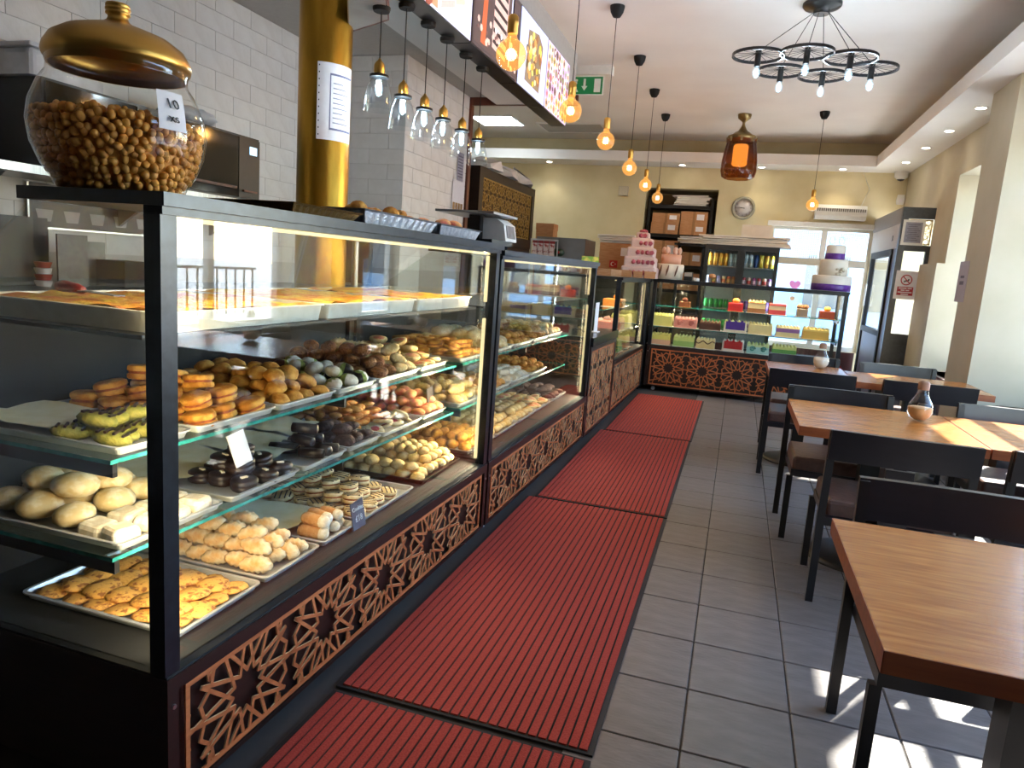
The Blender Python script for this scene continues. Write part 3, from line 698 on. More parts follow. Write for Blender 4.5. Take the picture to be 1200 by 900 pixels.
heap('jam', 'pale cookie with a red jam centre on the middle shelf', 'jam cookies on the middle shelf', SF - .14, SF - .015, 2.63, 2.96, ZM + FZ, .085, .085, .030, 2, 17, .5)
tray('silver tray of pink sugared biscuits at the far end of the middle shelf', SB, SF, 3.0, 3.265, ZM)
heap('pink', 'pink sugared biscuit piled at the far end of the middle shelf', 'pink biscuits on the middle shelf', SB + .02, SF - .01, 3.01, 3.255, ZM + FZ, .072, .060, .034, 3, 18, .2)
# upper shelf
tray('dark tray of striped pistachio biscuits on the upper shelf behind the corner post', SB, SF, 1.262, 1.50, ZU, key='dark')
sheet('parchment sheet behind the striped pistachio biscuits', SB + .02, SF - .22, 1.27, 1.49, ZU + .026, 0, 19)
heap('pist', 'green pistachio biscuit striped with chocolate on the upper shelf', 'pistachio biscuits on the upper shelf', SF - .26, SF - .01, 1.275, 1.49, ZU + FZ, .10, .056, .030, 2, 20, .2, .4)
tray('silver tray of golden filled cookies on the upper shelf', SB, SF, 1.525, 1.865, ZU)
heap('fill', 'thick golden cookie with brown filling on the upper shelf', 'filled cookies on the upper shelf', SB + .02, SF - .01, 1.54, 1.85, ZU + FZ, .094, .090, .040, 3, 21, .25)
tray('silver tray of golden moulded biscuits on the upper shelf', SB, SF, 1.885, 2.215, ZU)
heap('mam', 'golden moulded biscuit piled on the upper shelf', 'golden moulded biscuits on the upper shelf', SB + .02, SF - .01, 1.90, 2.20, ZU + FZ, .074, .074, .034, 3, 22, .4)
tray('silver tray of two tone dipped biscuits on the upper shelf', SB, SF, 2.235, 2.515, ZU)
heap('bw', 'white biscuit dipped in chocolate and green crumb on the upper shelf', 'dipped biscuits on the upper shelf', SB + .12, SF - .01, 2.25, 2.50, ZU + FZ, .082, .078, .036, 2, 23, .5)
tray('silver tray of shredded balls and croissants on the upper shelf', SB, SF, 2.535, 2.925, ZU)
heap('shred', 'brown shredded pastry ball on the upper shelf', 'shredded pastry balls on the upper shelf', SB + .02, SF - .01, 2.55, 2.74, ZU + FZ, .078, .072, .040, 3, 24, .3)
heap('crois', 'small cream coloured croissant on the upper shelf', 'croissants on the upper shelf', SB + .05, SF - .01, 2.75, 2.91, ZU + FZ, .070, .075, .036, 3, 25, .3, 1.2)
tray('silver tray of round tarts at the far end of the upper shelf', SB, SF, 2.945, 3.255, ZU)
heap('tart', 'round tart with a pink centre on the upper shelf', 'tarts on the upper shelf', SB + .03, SF - .01, 2.96, 3.245, ZU + FZ, .090, .088, .030, 4, 26, .35)
# kunafa on the top shelves of both counters
M_tw = mat('white_enamel', '#cdc9b8', '#d8d5c6', rough=.35)
def slab(label, glab, x0, x1, y0, y1, z, seed):
    tray(glab, x0, x1, y0, y1, z, .05, M_tw, 'white', 'deep_white_tray', 'deep white trays on the top shelves')
    rd = random.Random(seed); b = MB(); nx, ny = 12, 14; vs = []
    for j in range(ny):
        for i in range(nx): vs.append((x0 + .02 + (x1 - x0 - .04) * i / (nx - 1), y0 + .02 + (y1 - y0 - .04) * j / (ny - 1), z + .046 + rd.uniform(-.006, .010)))
    b.add(vs, [(j * nx + i, j * nx + i + 1, (j + 1) * nx + i + 1, (j + 1) * nx + i) for j in range(ny - 1) for i in range(nx - 1)], 0, True)
    b.box(x0 + .02, x1 - .02, y0 + .02, y1 - .02, z + .004, z + .03)
    tag(b.obj('kunafa_slab', F_kun), label, 'pastry', 'kunafa on the top shelves')
for i, (y0, y1, c) in enumerate([(1.27, 1.95, 'near the corner post'), (1.97, 2.62, 'in the middle of the cookie counter'), (2.64, 3.24, 'at the far end of the cookie counter')]):
    slab('shredded orange and green kunafa in a white tray ' + c, 'deep white tray of kunafa ' + c, -1.83, -1.235, y0, y1, 1.191, 30 + i)
# second counter
c2 = [('deck', ZD, XB, XF, [(3.37, 3.78, 'gpuff', 'golden puffs', 'small golden puff'), (3.80, 4.22, 'cream', 'ridged cream biscuits', 'ridged cream biscuit'), (4.24, 4.66, 'pmam', 'pale moulded biscuits', 'pale moulded biscuit'), (4.68, 5.10, 'tart', 'pink centred tarts', 'tart with a pink centre'), (5.12, 5.54, 'brown', 'brown cookies', 'dark brown cookie')]),
      ('middle shelf', ZM, SB + .03, SF + .03, [(3.37, 3.80, 'crois', 'cream croissants', 'small cream croissant'), (3.82, 4.25, 'mam', 'golden moulded biscuits', 'golden moulded biscuit'), (4.27, 4.70, 'sq', 'floury squares', 'floury square roll'), (4.72, 5.12, 'gpuff', 'golden puffs', 'small golden puff')]),
      ('upper shelf', ZU, SB + .03, SF + .03, [(3.37, 3.80, 'fill', 'golden filled cookies', 'thick golden filled cookie'), (3.82, 4.25, 'bun', 'pale buns', 'large pale bun'), (4.27, 4.70, 'mam', 'golden moulded biscuits', 'golden moulded biscuit'), (4.72, 5.12, 'gpuff', 'golden puffs', 'small golden puff'), (5.14, 5.54, 'cresc', 'sugared crescents', 'sugared crescent roll')])]
SP = dict(gpuff=(.074, .072, .038), cream=(.066, .064, .034), pmam=(.078, .076, .034), tart=(.098, .094, .028), brown=(.094, .088, .034), crois=(.08, .085, .04), mam=(.078, .076, .034), sq=(.082, .082, .035), fill=(.098, .096, .044), bun=(.125, .11, .05), cresc=(.075, .10, .036))
sd_ = 40
for row, z, xb, xf, lst in c2:
    for y0, y1, k, pl, one in lst:
        sd_ += 1
        tray('tray of %s on the %s of the middle counter' % (pl, row), xb, xf, y0, y1, z)
        ds = SP[k]
        heap(k, '%s on the %s of the middle counter' % (one, row), '%s on the %s of the middle counter' % (pl, row), xb + .03, xf - .015, y0 + .015, y1 - .015, z + FZ, ds[0], ds[1], ds[2], 2, sd_, .3)
# price cards
M_slate = mat('slate_card', '#39495c', '#435469', rough=.7)
M_chalk = mat('chalk', '#c9d3dd', rough=.9)
p = at(423, 624, X=-1.228)
c = thing('price_card', 'slate blue price card chalked Cookies in front of the finger rolls', 'price card', (-1.232, p.y, ZD + .002), ROT)
c.scale = (1.25, 1.25, 1.25)
MB().add([(0, -.035, .0), (0, .035, .0), (-.016, .033, .082), (-.016, -.033, .076), (-.003, -.035, 0), (-.003, .035, 0), (-.019, .033, .082), (-.019, -.033, .076)], [(0, 1, 2, 3), (4, 7, 6, 5), (0, 3, 7, 4), (1, 5, 6, 2), (3, 2, 6, 7), (0, 4, 5, 1)]).obj('card', M_slate, c)
text('lettering', 'Cookies', .018, M_chalk, c, (-.0105, 0, .058), (PI / 2 - .19, 0, PI / 2)); text('lettering', '£18', .026, M_chalk, c, (-.005, .0, .029), (PI / 2 - .19, 0, PI / 2))
for i, (px, py, Xq, z, lab, w, h, m, tl) in enumerate([(287, 525, -1.36, ZM + .03, 'blank white price card standing by the chocolate sandwiches', .075, .10, M_paper, -.3), (505, 462, -1.40, ZM + .06, 'dark price card among the pink biscuits', .07, .07, mat('dark_card', '#2b2420', rough=.7), -.1)]):
    q = at(px, py, X=Xq)
    tag(MB().box(-.0015, .0015, -w / 2, w / 2, 0, h).obj('price_card', m, None, (Xq, q.y, q.z - h / 2), (.1, tl, ROT)), lab, 'price card', 'price cards in the counters')
# ================================================================ tables, chairs
M_tab = mat('orange_brown_wood', '#92521f', '#b67537', rough=.22, scale=4, stretch=(1.5, 16, 16), bump=.08, bscale=18)
M_tedge = mat('table_edge_wood', '#86401a', '#9c5226', rough=.4, scale=4, stretch=(1.5, 14, 14))
M_cmet = mat('black_chair_metal', '#0c0c0e', '#111113', rough=.4)
M_cwood = mat('black_brown_chair_wood', '#16130f' if 0 else '#0e0c11', '#151218', rough=.35, scale=4, stretch=(2, 10, 10))
M_leather = mat('brown_leather', '#4b332b', '#59402f' if 0 else '#5a4037', rough=.38, scale=25, bump=.15)
def table(label, x0, x1, y0, y1, grp='wooden tables along the window side'):
    t = thing('table', label, 'table', ((x0 + x1) / 2, (y0 + y1) / 2, 0), 0, grp)
    w, l = (x1 - x0) / 2, (y1 - y0) / 2
    MB().box(-w + .002, w - .002, -l + .002, l - .002, .707, .75).obj('tabletop', M_tab, t)
    MB().box(-w, w, -l, -l + .0018, .705, .7495).box(-w, w, l - .0018, l, .705, .7495).box(-w, -w + .0018, -l, l, .705, .7495).box(w - .0018, w, -l, l, .705, .7495).obj('edge_band', M_tedge, t)
    MB().box(-.045, .045, -.045, .045, .03, .69).box(-.2, .2, -.2, .2, .69, .706).obj('pedestal', M_cmet, t)
    MB().lathe([(.255, 0.0005), (.255, .012), (.22, .022), (.06, .03), (0, .031)], 24).obj('base_plate', M_cmet, t)
table('wooden table closest to the camera, cut by the edge of the photo', .33, 1.12, 1.37, 2.15)
table('wooden table holding the bulb shaped sugar jar with the brown cap', .345, 1.14, 3.55, 4.385)
table('wooden table pushed against the window end of the table with the sugar jar', 1.148, 1.90, 3.56, 4.39)
table('wooden table by the back cake counter with a glass jar on it', .285, .876, 5.66, 6.45)
table('wooden table reaching to the pier beyond the glass jar table', .884, 1.765, 5.60, 6.29)
def make_chair(label):
    t = thing('chair', label, 'chair', (0, 0, 0), 0, 'black chairs with brown leather seats')
    # local +y is the way the sitter faces
    MB().bbox(-.255, .255, -.20, .235, .405, .475, .018).obj('seat', M_leather, t)
    MB().box(-.26, .26, -.235, .235, .365, .403).obj('seat_frame', M_cwood, t)
    for s in (-1, 1):
        b = MB(); x = s * .275; q = .016
        b.add([(x - q, -.235, 0), (x + q, -.235, 0), (x + q, -.205, 0), (x - q, -.205, 0), (x - q, -.235, .42), (x + q, -.235, .42), (x + q, -.203, .42), (x - q, -.203, .42), (x - q, -.268, .80), (x + q, -.268, .80), (x + q, -.240, .80), (x - q, -.240, .80)],
              [(0, 3, 2, 1), (0, 1, 5, 4), (1, 2, 6, 5), (2, 3, 7, 6), (3, 0, 4, 7), (4, 5, 9, 8), (5, 6, 10, 9), (6, 7, 11, 10), (7, 4, 8, 11), (8, 9, 10, 11)])
        b.obj('rear_post', M_cmet, t)
        MB().box(s * .262 - q, s * .262 + q, .205, .235, 0, .365).obj('leg', M_cmet, t)
    n = 8; vs = []
    for z, yb in ((.672, -.271), (.806, -.286)):
        for i in range(n + 1):
            x = -.288 + .576 * i / n; cv = -.012 * (1 - (x / .288) ** 2)
            vs += [(x, yb + cv, z), (x, yb + cv + .030, z)]
    m = 2 * (n + 1); fs = []
    for i in range(n):
        a = 2 * i; fs += [(a, a + 2, m + a + 2, m + a), (a + 1, m + a + 1, m + a + 3, a + 3), (a, a + 1, a + 3, a + 2), (m + a, m + a + 2, m + a + 3, m + a + 1)]
    fs += [(0, m, m + 1, 1), (2 * n, 2 * n + 1, m + 2 * n + 1, m + 2 * n)]
    MB().add(vs, fs).obj('back_panel', M_cwood, t)
    MB().box(-.055, .055, -.262, -.240, .40, .66).obj('splat', M_cwood, t)
    return t
CH = [(.73, 2.20, PI, 'black chair on the far side of the closest table, its back panel facing the camera'),
      (.735, 3.525, 0, 'black chair tucked in on the near side of the sugar jar table'),
      (.645, 4.33, PI, 'black chair on the far side of the sugar jar table'),
      (1.43, 3.56, 0, 'black chair with a sunlit seat on the near side of the window end table'),
      (1.56, 4.33, PI, 'black chair on the far side of the window end table'),
      (.565, 5.70, 0, 'black chair tucked in at the near side of the glass jar table'),
      (1.32, 5.70, 0, 'black chair tucked in on the near side of the table by the pier'),
      (.60, 6.36, PI, 'black chair on the far side of the glass jar table, by the cake counter'),
      (1.34, 6.36, PI, 'black chair on the far side of the table by the pier'),
      (.75, 1.205, 0, 'black chair on the near side of the closest table, showing just a corner')]
ch0 = make_chair(CH[0][3]); ch0.location = (CH[0][0], CH[0][1], 0); ch0.rotation_euler = (0, 0, CH[0][2])
for x, y, r, lab in CH[1:]: dup(ch0, (x, y, 0), r, lab)
# bulb shaped jars
M_corkcap = mat('brown_cork', '#7b5a43', '#8d6a50', rough=.7)
def bulb_jar(label, loc, fill, level):
    t = thing('bulb_jar', label, 'sugar jar', loc, 0, 'bulb shaped sugar jars on the tables')
    prof = [(.0, .003), (.026, .003), (.046, .016), (.060, .042), (.062, .065), (.054, .094), (.040, .118), (.029, .140), (.026, .165), (.026, .178)]
    MB().shell(prof, 20).obj('glass_bulb', GL, t)
    fp = [(0, .005)] + [(max(0, r - .003), z + .003) for r, z in prof[1:] if z < level]
    fp += [(fp[-1][0] * .99, level), (0, level + .004)]
    MB().lathe(fp, 18).obj('sugar_fill', fill, t)
    MB().lathe([(.028, .166), (.028, .20), (.020, .210), (0, .212)], 16).obj('cap', M_corkcap, t)
bulb_jar('bulb shaped glass jar with brown sugar and a cap on the middle table', tuple(at(1076, 493, Z=.75)[:2]) + (.7502,), mat('brown_sugar', '#b98a58', '#c99c6b', rough=.9), .072)
bulb_jar('bulb shaped glass jar of white sugar on the table by the cake counter', tuple(at(961, 432, Z=.75)[:2]) + (.7502,), mat('white_sugar', '#cdbca4', '#d8cab6', rough=.9), .09)

# ================================================================ things on the counters
ZT = 1.5005
jc = (-1.465, 1.40)
QJ = .682
J = thing('nut_jar', 'huge round glass jar of roasted nuts with a brass lid on the counter corner', 'jar', jc + (ZT,))
JP = [(r * QJ, z) for r, z in [(0, .004), (.195, .004), (.205, .012), (.215, .03), (.245, .06), (.272, .105), (.282, .155), (.272, .20), (.245, .245), (.222, .268), (.218, .285), (.223, .295), (.218, .305)]]
MB().shell(JP, 40).obj('glass_bowl', glass('jar_glass', (.97, .97, .95), 1.45), J)
MB().shell([(r * .66, z if z < .40 else .40 + (z - .40) * .55) for r, z in [(.218, .285), (.226, .285), (.226, .30), (.236, .302), (.240, .312), (.236, .325), (.215, .348), (.17, .368), (.10, .384), (.055, .393), (.038, .402), (.032, .415), (.034, .424), (.040, .428), (.040, .436), (.036, .439), (.041, .444), (.041, .452), (.036, .455), (.040, .460), (.038, .470), (.0, .474)]], 36).obj('brass_lid', M_brass, J)
lb = MB(); vs = []
azc = math.atan2(-jc[1], -jc[0])
for j in range(5):
    for i in range(6):
        a = azc + .40 + .36 * i / 5; z = .150 + .085 * j / 4
        r = (.2875 - max(0, (z - .16)) ** 1.35 * .62) * QJ
        vs.append((r * math.cos(a), r * math.sin(a), z))
lb.add(vs, [(j * 6 + i, j * 6 + i + 1, j * 6 + 7 + i, j * 6 + 6 + i) for j in range(4) for i in range(5)], 0, True)
LB = lb.obj('paper_label', M_paper, J)
am = azc + .58
for s, z, sz in (('10', .207, .034), ('xs', .176, .030)):
    r = (.293 - max(0, (z - .16)) ** 1.35 * .62) * QJ
    text('lettering', s, sz, M_ink, LB, (r * math.cos(am), r * math.sin(am), z), (PI / 2 - .45, 0, am + PI / 2))
F_nut = mat('roasted_nut', '#c27a26', '#dd9c40', rough=.55, scale=60, rnd=.2)
nut = MB().ell((0, 0, 0), (.0125, .0105, .009), 8, 5).mesh('roasted_nut', F_nut)
def jr(z):
    for (r0, z0), (r1, z1) in zip(JP[1:], JP[2:]):
        if z0 <= z <= z1: return r0 + (r1 - r0) * (z - z0) / (z1 - z0 + 1e-9)
    return .14
rd = random.Random(5); spots = []
left = Vector((-jc[1], jc[0])).normalized()
def level(x, y):                     # the heap of nuts is a little higher on the window-wall side
    t = (x * left.x + y * left.y)
    return .172 + .10 * t + .010 * math.sin(9 * x + 4 * y)
z = .02; k = 0
while z < .22:
    r = jr(z) - .014; n = int(2 * PI * r / .0205)
    for i in range(n):
        a = 2 * PI * (i + .5 * (k % 2) + rd.uniform(-.25, .25)) / n; x, y = r * math.cos(a), r * math.sin(a)
        if z < level(x, y): spots.append((x * rd.uniform(.965, 1.0), y * rd.uniform(.965, 1.0), z + rd.uniform(-.006, .006)))
    z += .0165; k += 1
for gx in range(-9, 10):
    for gy in range(-9, 10):
        x, y = gx * .0205 + rd.uniform(-.004, .004), gy * .0205 + rd.uniform(-.004, .004); l = level(x, y)
        if x * x + y * y < (jr(max(.02, min(.29, l))) - .025) ** 2: spots.append((x, y, l + rd.uniform(-.004, .004)))
cv = Vector((math.cos(azc), math.sin(azc), 0))
spots = [q for q in spots if True]
spots.sort(key=lambda s: -(Vector(s) - Vector((0, 0, .1))).dot(cv) - s[2] * .4)
near, rest = spots[:300], spots[300:]
for s in near:
    o = link('roasted_nut', nut, None, (jc[0] + s[0], jc[1] + s[1], ZT + s[2]), (rd.uniform(0, 6), rd.uniform(0, 6), rd.uniform(0, 6)))
    tag(o, 'golden brown roasted nut in the big glass jar', 'nut', 'roasted nuts in the glass jar')
b = MB()
for s in rest: b.ell(s, (.0125, .0115, .0095), 6, 4)
b.lathe([(0, .008), (.11, .008), (.15, .06), (.165, .10), (.165, .14), (0, .150)], 20)
o = b.obj('roasted_nuts', F_nut, None, jc + (ZT,)); tag(o, 'roasted nuts filling the far side of the glass jar', 'nuts', None, 'stuff')
# foil trays
M_gfoil = mat('brown_foil', '#8a6a3a', '#a07f4b', rough=.35, metal=.85, scale=60, bump=.3)
def foil(label, y0, y1, x0, x1, z, m, item=None, ilab=None, n=5, h=.055):
    o = thing('foil_tray', label, 'foil tray', ((x0 + x1) / 2, (y0 + y1) / 2, z), ROT, 'foil trays on the counter top')
    w, l = (x1 - x0) / 2, (y1 - y0) / 2; b = MB(); vs = []; pts = []
    N = 22
    for u0, v0, u1, v1 in ((-1, -1, 1, -1), (1, -1, 1, 1), (1, 1, -1, 1), (-1, 1, -1, -1)):
        for i in range(N): pts.append((u0 + (u1 - u0) * i / N, v0 + (v1 - v0) * i / N))
    for s, zz, rib in ((.86, .001, 0), (.97, h - .006, 1), (1.0, h - .004, 0), (1.02, h, 0)):
        for i, (u, q) in enumerate(pts):
            k = 1 - (.018 if (i % 2 and rib) else 0); vs.append((u * w * s * k if abs(u) < 1 or True else 0, q * l * s * k, zz))
    n4 = 4 * N
    b.add(vs, [(j * n4 + i, j * n4 + (i + 1) % n4, (j + 1) * n4 + (i + 1) % n4, (j + 1) * n4 + i) for j in range(3) for i in range(n4)] + [tuple(range(n4 - 1, -1, -1))])
    b.obj('foil_pan', m, o)
    if item:
        rdd = random.Random(int(y0 * 100))
        for i in range(n):
            tag(link(NM[item], KD[item], None, (rdd.uniform(x0 + .06, x1 - .06), y0 + .06 + (y1 - y0 - .12) * (i + .5) / n, z + h * .5 + rdd.uniform(0, .02)), (rdd.uniform(-.4, .4), rdd.uniform(-.4, .4), rdd.uniform(0, 6))), ilab, 'pastry', 'pieces in the foil trays on the counter top')
foil('brown foil tray lying on the counter top beside the gold column', 1.76, 2.13, -1.56, -1.22, ZT, M_gfoil, h=.035)
foil('long ribbed silver foil tray on the counter top', 2.16, 2.76, -1.54, -1.22, ZT, M_alfoil, 'gpuff', 'golden puff in the long foil tray on the counter top', 7)
foil('short ribbed silver foil tray beside the weighing scale', 2.80, 3.27, -1.54, -1.22, ZT, M_alfoil, 'pink', 'reddish biscuit in the short foil tray beside the scale', 8)
# weighing scale
s = thing('weighing_scale', 'white shop weighing scale with a tilted display on the counter top', 'scale', K(-.23, 3.56) + (1.4755,), ROT)
MB().box(-.15, .14, -.16, .16, .025, .05).obj('scale_base', M_black, s)
for x in (-.12, .11):
    for y in (-.13, .13): MB().cyl((x, y, 0), (x, y, .025), .014, n=10).obj('foot', M_blackm, s)
MB().prism([(-.02, .05), (.16, .05), (.145, .135), (.10, .165), (-.02, .165)], -.01, .17, 'y').obj('housing', M_white, s)
MB().prism([(.1605, .066), (.1475, .130), (.149, .131), (.162, .067)], .015, .145, 'y').obj('display', mat('scale_display', '#5c6066', '#777c83', rough=.3), s)
MB().box(-.16, .155, -.20, .175, .172, .184).obj('weighing_plate', M_steel, s)
MB().box(-.03, .03, -.06, .0, .05, .172).obj('plate_support', M_black, s)
# cake knife on the kunafa
kn = thing('palette_knife', 'palette knife with a red wooden handle resting on the kunafa tray', 'knife', (-1.62, 1.42, 1.250), -.25)
MB().tube([(-.12, 0, .012), (-.09, 0, .014), (-.03, 0, .013), (0, 0, .010)], .013, 10, rad=[.013, .016, .013, .010]).obj('handle', mat('red_handle', '#7c241b', '#8e3025', rough=.4), kn)
MB().box(0, .17, -.014, .014, .008, .010).obj('blade', M_steel, kn)
# ================================================================ lamps and menu boards
M_cord = mat('black_cord', '#0f0e0e', rough=.6)
M_amber = glass('amber_glass', (1.0, .74, .38), 1.5)
glow(M_amber, (1, .52, .16), .13)
M_fil = emis('filament', (1, .62, .22), 60)
M_filw = emis('cool_filament', (.62, .86, 1), 45)
def globe(label, c, zc, energy=2.2):
    t = thing('globe_pendant', label, 'pendant lamp', (c.x, c.y, c.z), 0, 'amber globe pendants over the aisle')
    R = .072
    MB().ell((0, 0, 0), (R, R, R), 20, 14).shell([(.030, .064), (.022, .085), (.022, .095)], 14).obj('globe', M_amber, t)
    f = MB()
    for i in range(6):
        a0, a1 = PI * i / 3, PI * (i + 1) / 3
        f.tube([(.016 * math.cos(a0), .016 * math.sin(a0), -.018), (.012 * math.cos((a0 + a1) / 2), .012 * math.sin((a0 + a1) / 2), .022), (.016 * math.cos(a1), .016 * math.sin(a1), -.018)], .0022, 4)
    f.obj('filament', M_fil, t)
    MB().lathe([(.023, .090), (.025, .094), (.025, .135), (.026, .137), (.026, .166), (.018, .176), (.006, .180)], 14).obj('brass_socket', M_brass, t)
    top = zc - c.z
    MB().cyl((0, 0, .176), (0, 0, top - .06), .003, n=6).obj('cord', M_cord, t)
    MB().lathe([(.008, top - .085), (.030, top - .080), (.050, top - .045), (.057, top - .012), (.057, top - .0005)], 18).obj('ceiling_rose', M_blackm, t)
    lamp('globe_light', (0, 0, 0), energy, (1, .68, .36), .03, t)
GP = [(606, 64, 3.35), (672, 130, 4.58), (710, 165, 5.80), (738, 197, 7.09), (755.5, 217, 8.31), (770, 232, 9.54)]
ORD = ['amber globe pendant hanging in front of the menu boards', 'amber globe pendant hanging by the green exit sign', 'amber globe pendant, third from the menu boards along the aisle', 'amber globe pendant, fourth from the menu boards along the aisle', 'amber globe pendant, fifth from the menu boards along the aisle', 'amber globe pendant over the cardboard box shelves, last of the aisle row']
for (px, py, y), lab in zip(GP, ORD):
    c = at(px, py, Y=y); c.x = -1.155; globe(lab, c, ZC)
globe('lone amber globe pendant in front of the wall heater', at(952, 240, Y=9.36), ZC)
# clear glass bell pendants below the boards
M_bell = glass('bell_glass', (.90, .94, .96), 1.6)
def bell(label, c, zc):
    t = thing('bell_pendant', label, 'pendant lamp', (c.x, c.y, c.z), 0, 'clear bell pendants over the counter')
    MB().shell([(.030, -.072), (.038, -.085), (.052, -.115), (.062, -.155), (.068, -.20), (.070, -.225)], 20).obj('glass_shade', M_bell, t)
    MB().lathe([(.046, -.074), (.046, -.062), (.030, -.058), (.024, -.055)], 16).obj('black_collar', M_black, t)
    MB().lathe([(.024, -.056), (.026, -.050), (.026, -.018), (.020, -.006), (.010, .004), (.004, .014)], 14).obj('brass_socket', M_brass, t)
    MB().ell((0, 0, -.125), (.019, .019, .036), 12, 8).obj('bulb', glow(glass('bulb_glass', (.92, .97, 1), 1.4), (.50, .80, 1), .16) if 'bulb_glass' not in MATS else MATS['bulb_glass'], t)
    f = MB()
    for i in range(4): f.cyl((.006 * math.cos(PI / 2 * i), .006 * math.sin(PI / 2 * i), -.145), (.006 * math.cos(PI / 2 * i), .006 * math.sin(PI / 2 * i), -.105), .0025, n=5)
    f.obj('filament', M_filw, t)
    MB().cyl((0, 0, .01), (0, 0, zc - c.z - .01), .003, n=6).obj('cord', M_cord, t)
    MB().lathe([(.038, zc - c.z - .022), (.042, zc - c.z - .012), (.042, zc - c.z - .0005)], 16).obj('ceiling_rose', M_blackm, t)
    lamp('bell_light', (0, 0, -.125), 1.8, (.75, .9, 1), .02, t)
BP = [(445, 72), (473, 97), (498, 113), (520, 126), (542, 140), (561, 152)]
for i, ((px, py), lab) in enumerate(zip(BP, ['clear bell pendant beside the gold column, first of the row', 'clear bell pendant, second from the gold column', 'clear bell pendant, third from the gold column', 'clear bell pendant, fourth from the gold column', 'clear bell pendant, fifth from the gold column', 'clear bell pendant farthest from the gold column'])):
    c = at(px, py, X=-1.76); bell(lab, c, 2.66 if i else 2.56)
# menu light boxes
MC = {}
def pc(c, s=.40):
    if c not in MC: MC[c] = mat('print_' + c[1:], c, rough=.5, emit=s)
    return MC[c]
M_box = mat('lightbox_black', '#101114', rough=.3)
def board(label, y0, y1, bg, draw):
    t = thing('menu_lightbox', label, 'menu board', (-1.65, (y0 + y1) / 2, 2.66), 0, 'lit menu boards above the counter')
    L, H = (y1 - y0) / 2, .52
    MB().box(-.13, -.004, -L, L, 0, H).obj('housing', M_box, t)
    MB().box(-.004, 0, -L + .008, L - .008, .008, H - .008).obj('lit_panel', pc(bg), t)
    b = MB(); cols = []
    def put(poly, c, lay=1):
        if c not in cols: cols.append(c)
        b.prism(poly, 0, .0007 * lay, 'x', cols.index(c))
    draw(put, L, H)
    b.obj('printed_picture', [pc(c) for c in cols], t)
def disc(y, z, r, n=10, q=1.0): return [(y + r * math.cos(2 * PI * i / n), z + r * q * math.sin(2 * PI * i / n)) for i in range(n)]
def d1_(put, L, H):
    put([(-.02, .02), (L - .06, .06), (L - .06, H - .03), (-.02, H - .02)], '#e8dfe0')
    for i in range(7): put([(-.02, .04 + .06 * i), (.16, .10 + .06 * i), (.16, .135 + .06 * i), (-.02, .075 + .06 * i)], '#b8694f' if i % 2 else '#d9a9a4', 2)
    for i in range(6): put([(.17, .12 + .06 * i), (.30, .16 + .055 * i), (.30, .19 + .055 * i), (.17, .155 + .06 * i)], '#d6a45a' if i % 2 else '#f0d9a2', 2)
    put([(-.30, .02), (-.06, .02), (-.06, .40), (-.30, .34)], '#c98a6a'); 
    for i in range(5): put(disc(-.18, .06 + .07 * i, .06), '#e6b9a8' if i % 2 else '#8a4a38', 2)
def d2_(put, L, H):
    put([(-L + .03, .03), (L - .03, .03), (L - .03, H - .03), (-L + .03, H - .03)], '#4c3b3a')
    put([(-.10, .08), (.16, .06), (.18, H - .04), (-.08, H - .02)], '#c9a8a0', 2)
    for i in range(6): put([(-.09, .11 + .065 * i), (.16, .09 + .065 * i), (.16, .115 + .065 * i), (-.09, .135 + .065 * i)], '#2e1d1c', 3)
    put([(-.30, .05), (-.22, .05), (-.20, H - .08), (-.26, H - .06)], '#b8572f', 2); put([(.22, .05), (.25, .05), (.26, H - .04), (.24, H - .04)], '#b9c4ea', 2)
    rd = random.Random(3)
    for i in range(26): put(disc(rd.uniform(-L + .06, L - .06), rd.uniform(.05, .2), rd.uniform(.008, .022), 6), rd.choice(['#e8e0e4', '#d8b4a8', '#6c4a44']), 4)
def d3_(put, L, H):
    put([(-.20, .07), (.18, .06), (.22, .40), (.10, .46), (-.16, .42)], '#7c6a55'); rd = random.Random(4)
    for i in range(60):
        a, r = rd.uniform(0, 6.28), rd.uniform(0, 1) ** .5
        put(disc(.01 + .19 * r * math.cos(a), .25 + .17 * r * math.sin(a), rd.uniform(.018, .032), 8), rd.choice(['#c9b63a', '#d8c76a', '#8a5a35', '#b98a4a', '#e0cf9a', '#5d4a2c']), 2 + i % 3)
def d4_(put, L, H):
    rd = random.Random(6)
    for i in range(9):
        for j in range(7):
            y, z = -L + .05 + (2 * L - .1) * i / 8, .05 + (H - .1) * j / 6
            put(disc(y, z, .036, 10), rd.choice(['#c9a84e', '#8a5a5e', '#d6c0a0', '#a887a8', '#6e4a3a', '#e0d2c0', '#b8926e']), 1); put(disc(y, z, .017, 8), rd.choice(['#4a3038', '#e8dcd2', '#b85a4a', '#7a8a4a']), 2)
board('lit menu board picturing cake slices on white, first of the row', 3.22, 4.055, '#cdd2ee', d1_)
board('lit menu board with a dark picture of a layered chocolate dessert', 4.065, 4.945, '#3f3233', d2_)
board('lit pale blue menu board picturing a platter of pastries', 4.955, 5.665, '#b9c3f0', d3_)
board('lit menu board picturing rows of small cakes, last of the row', 5.675, 6.40, '#cbb7d8', d4_)
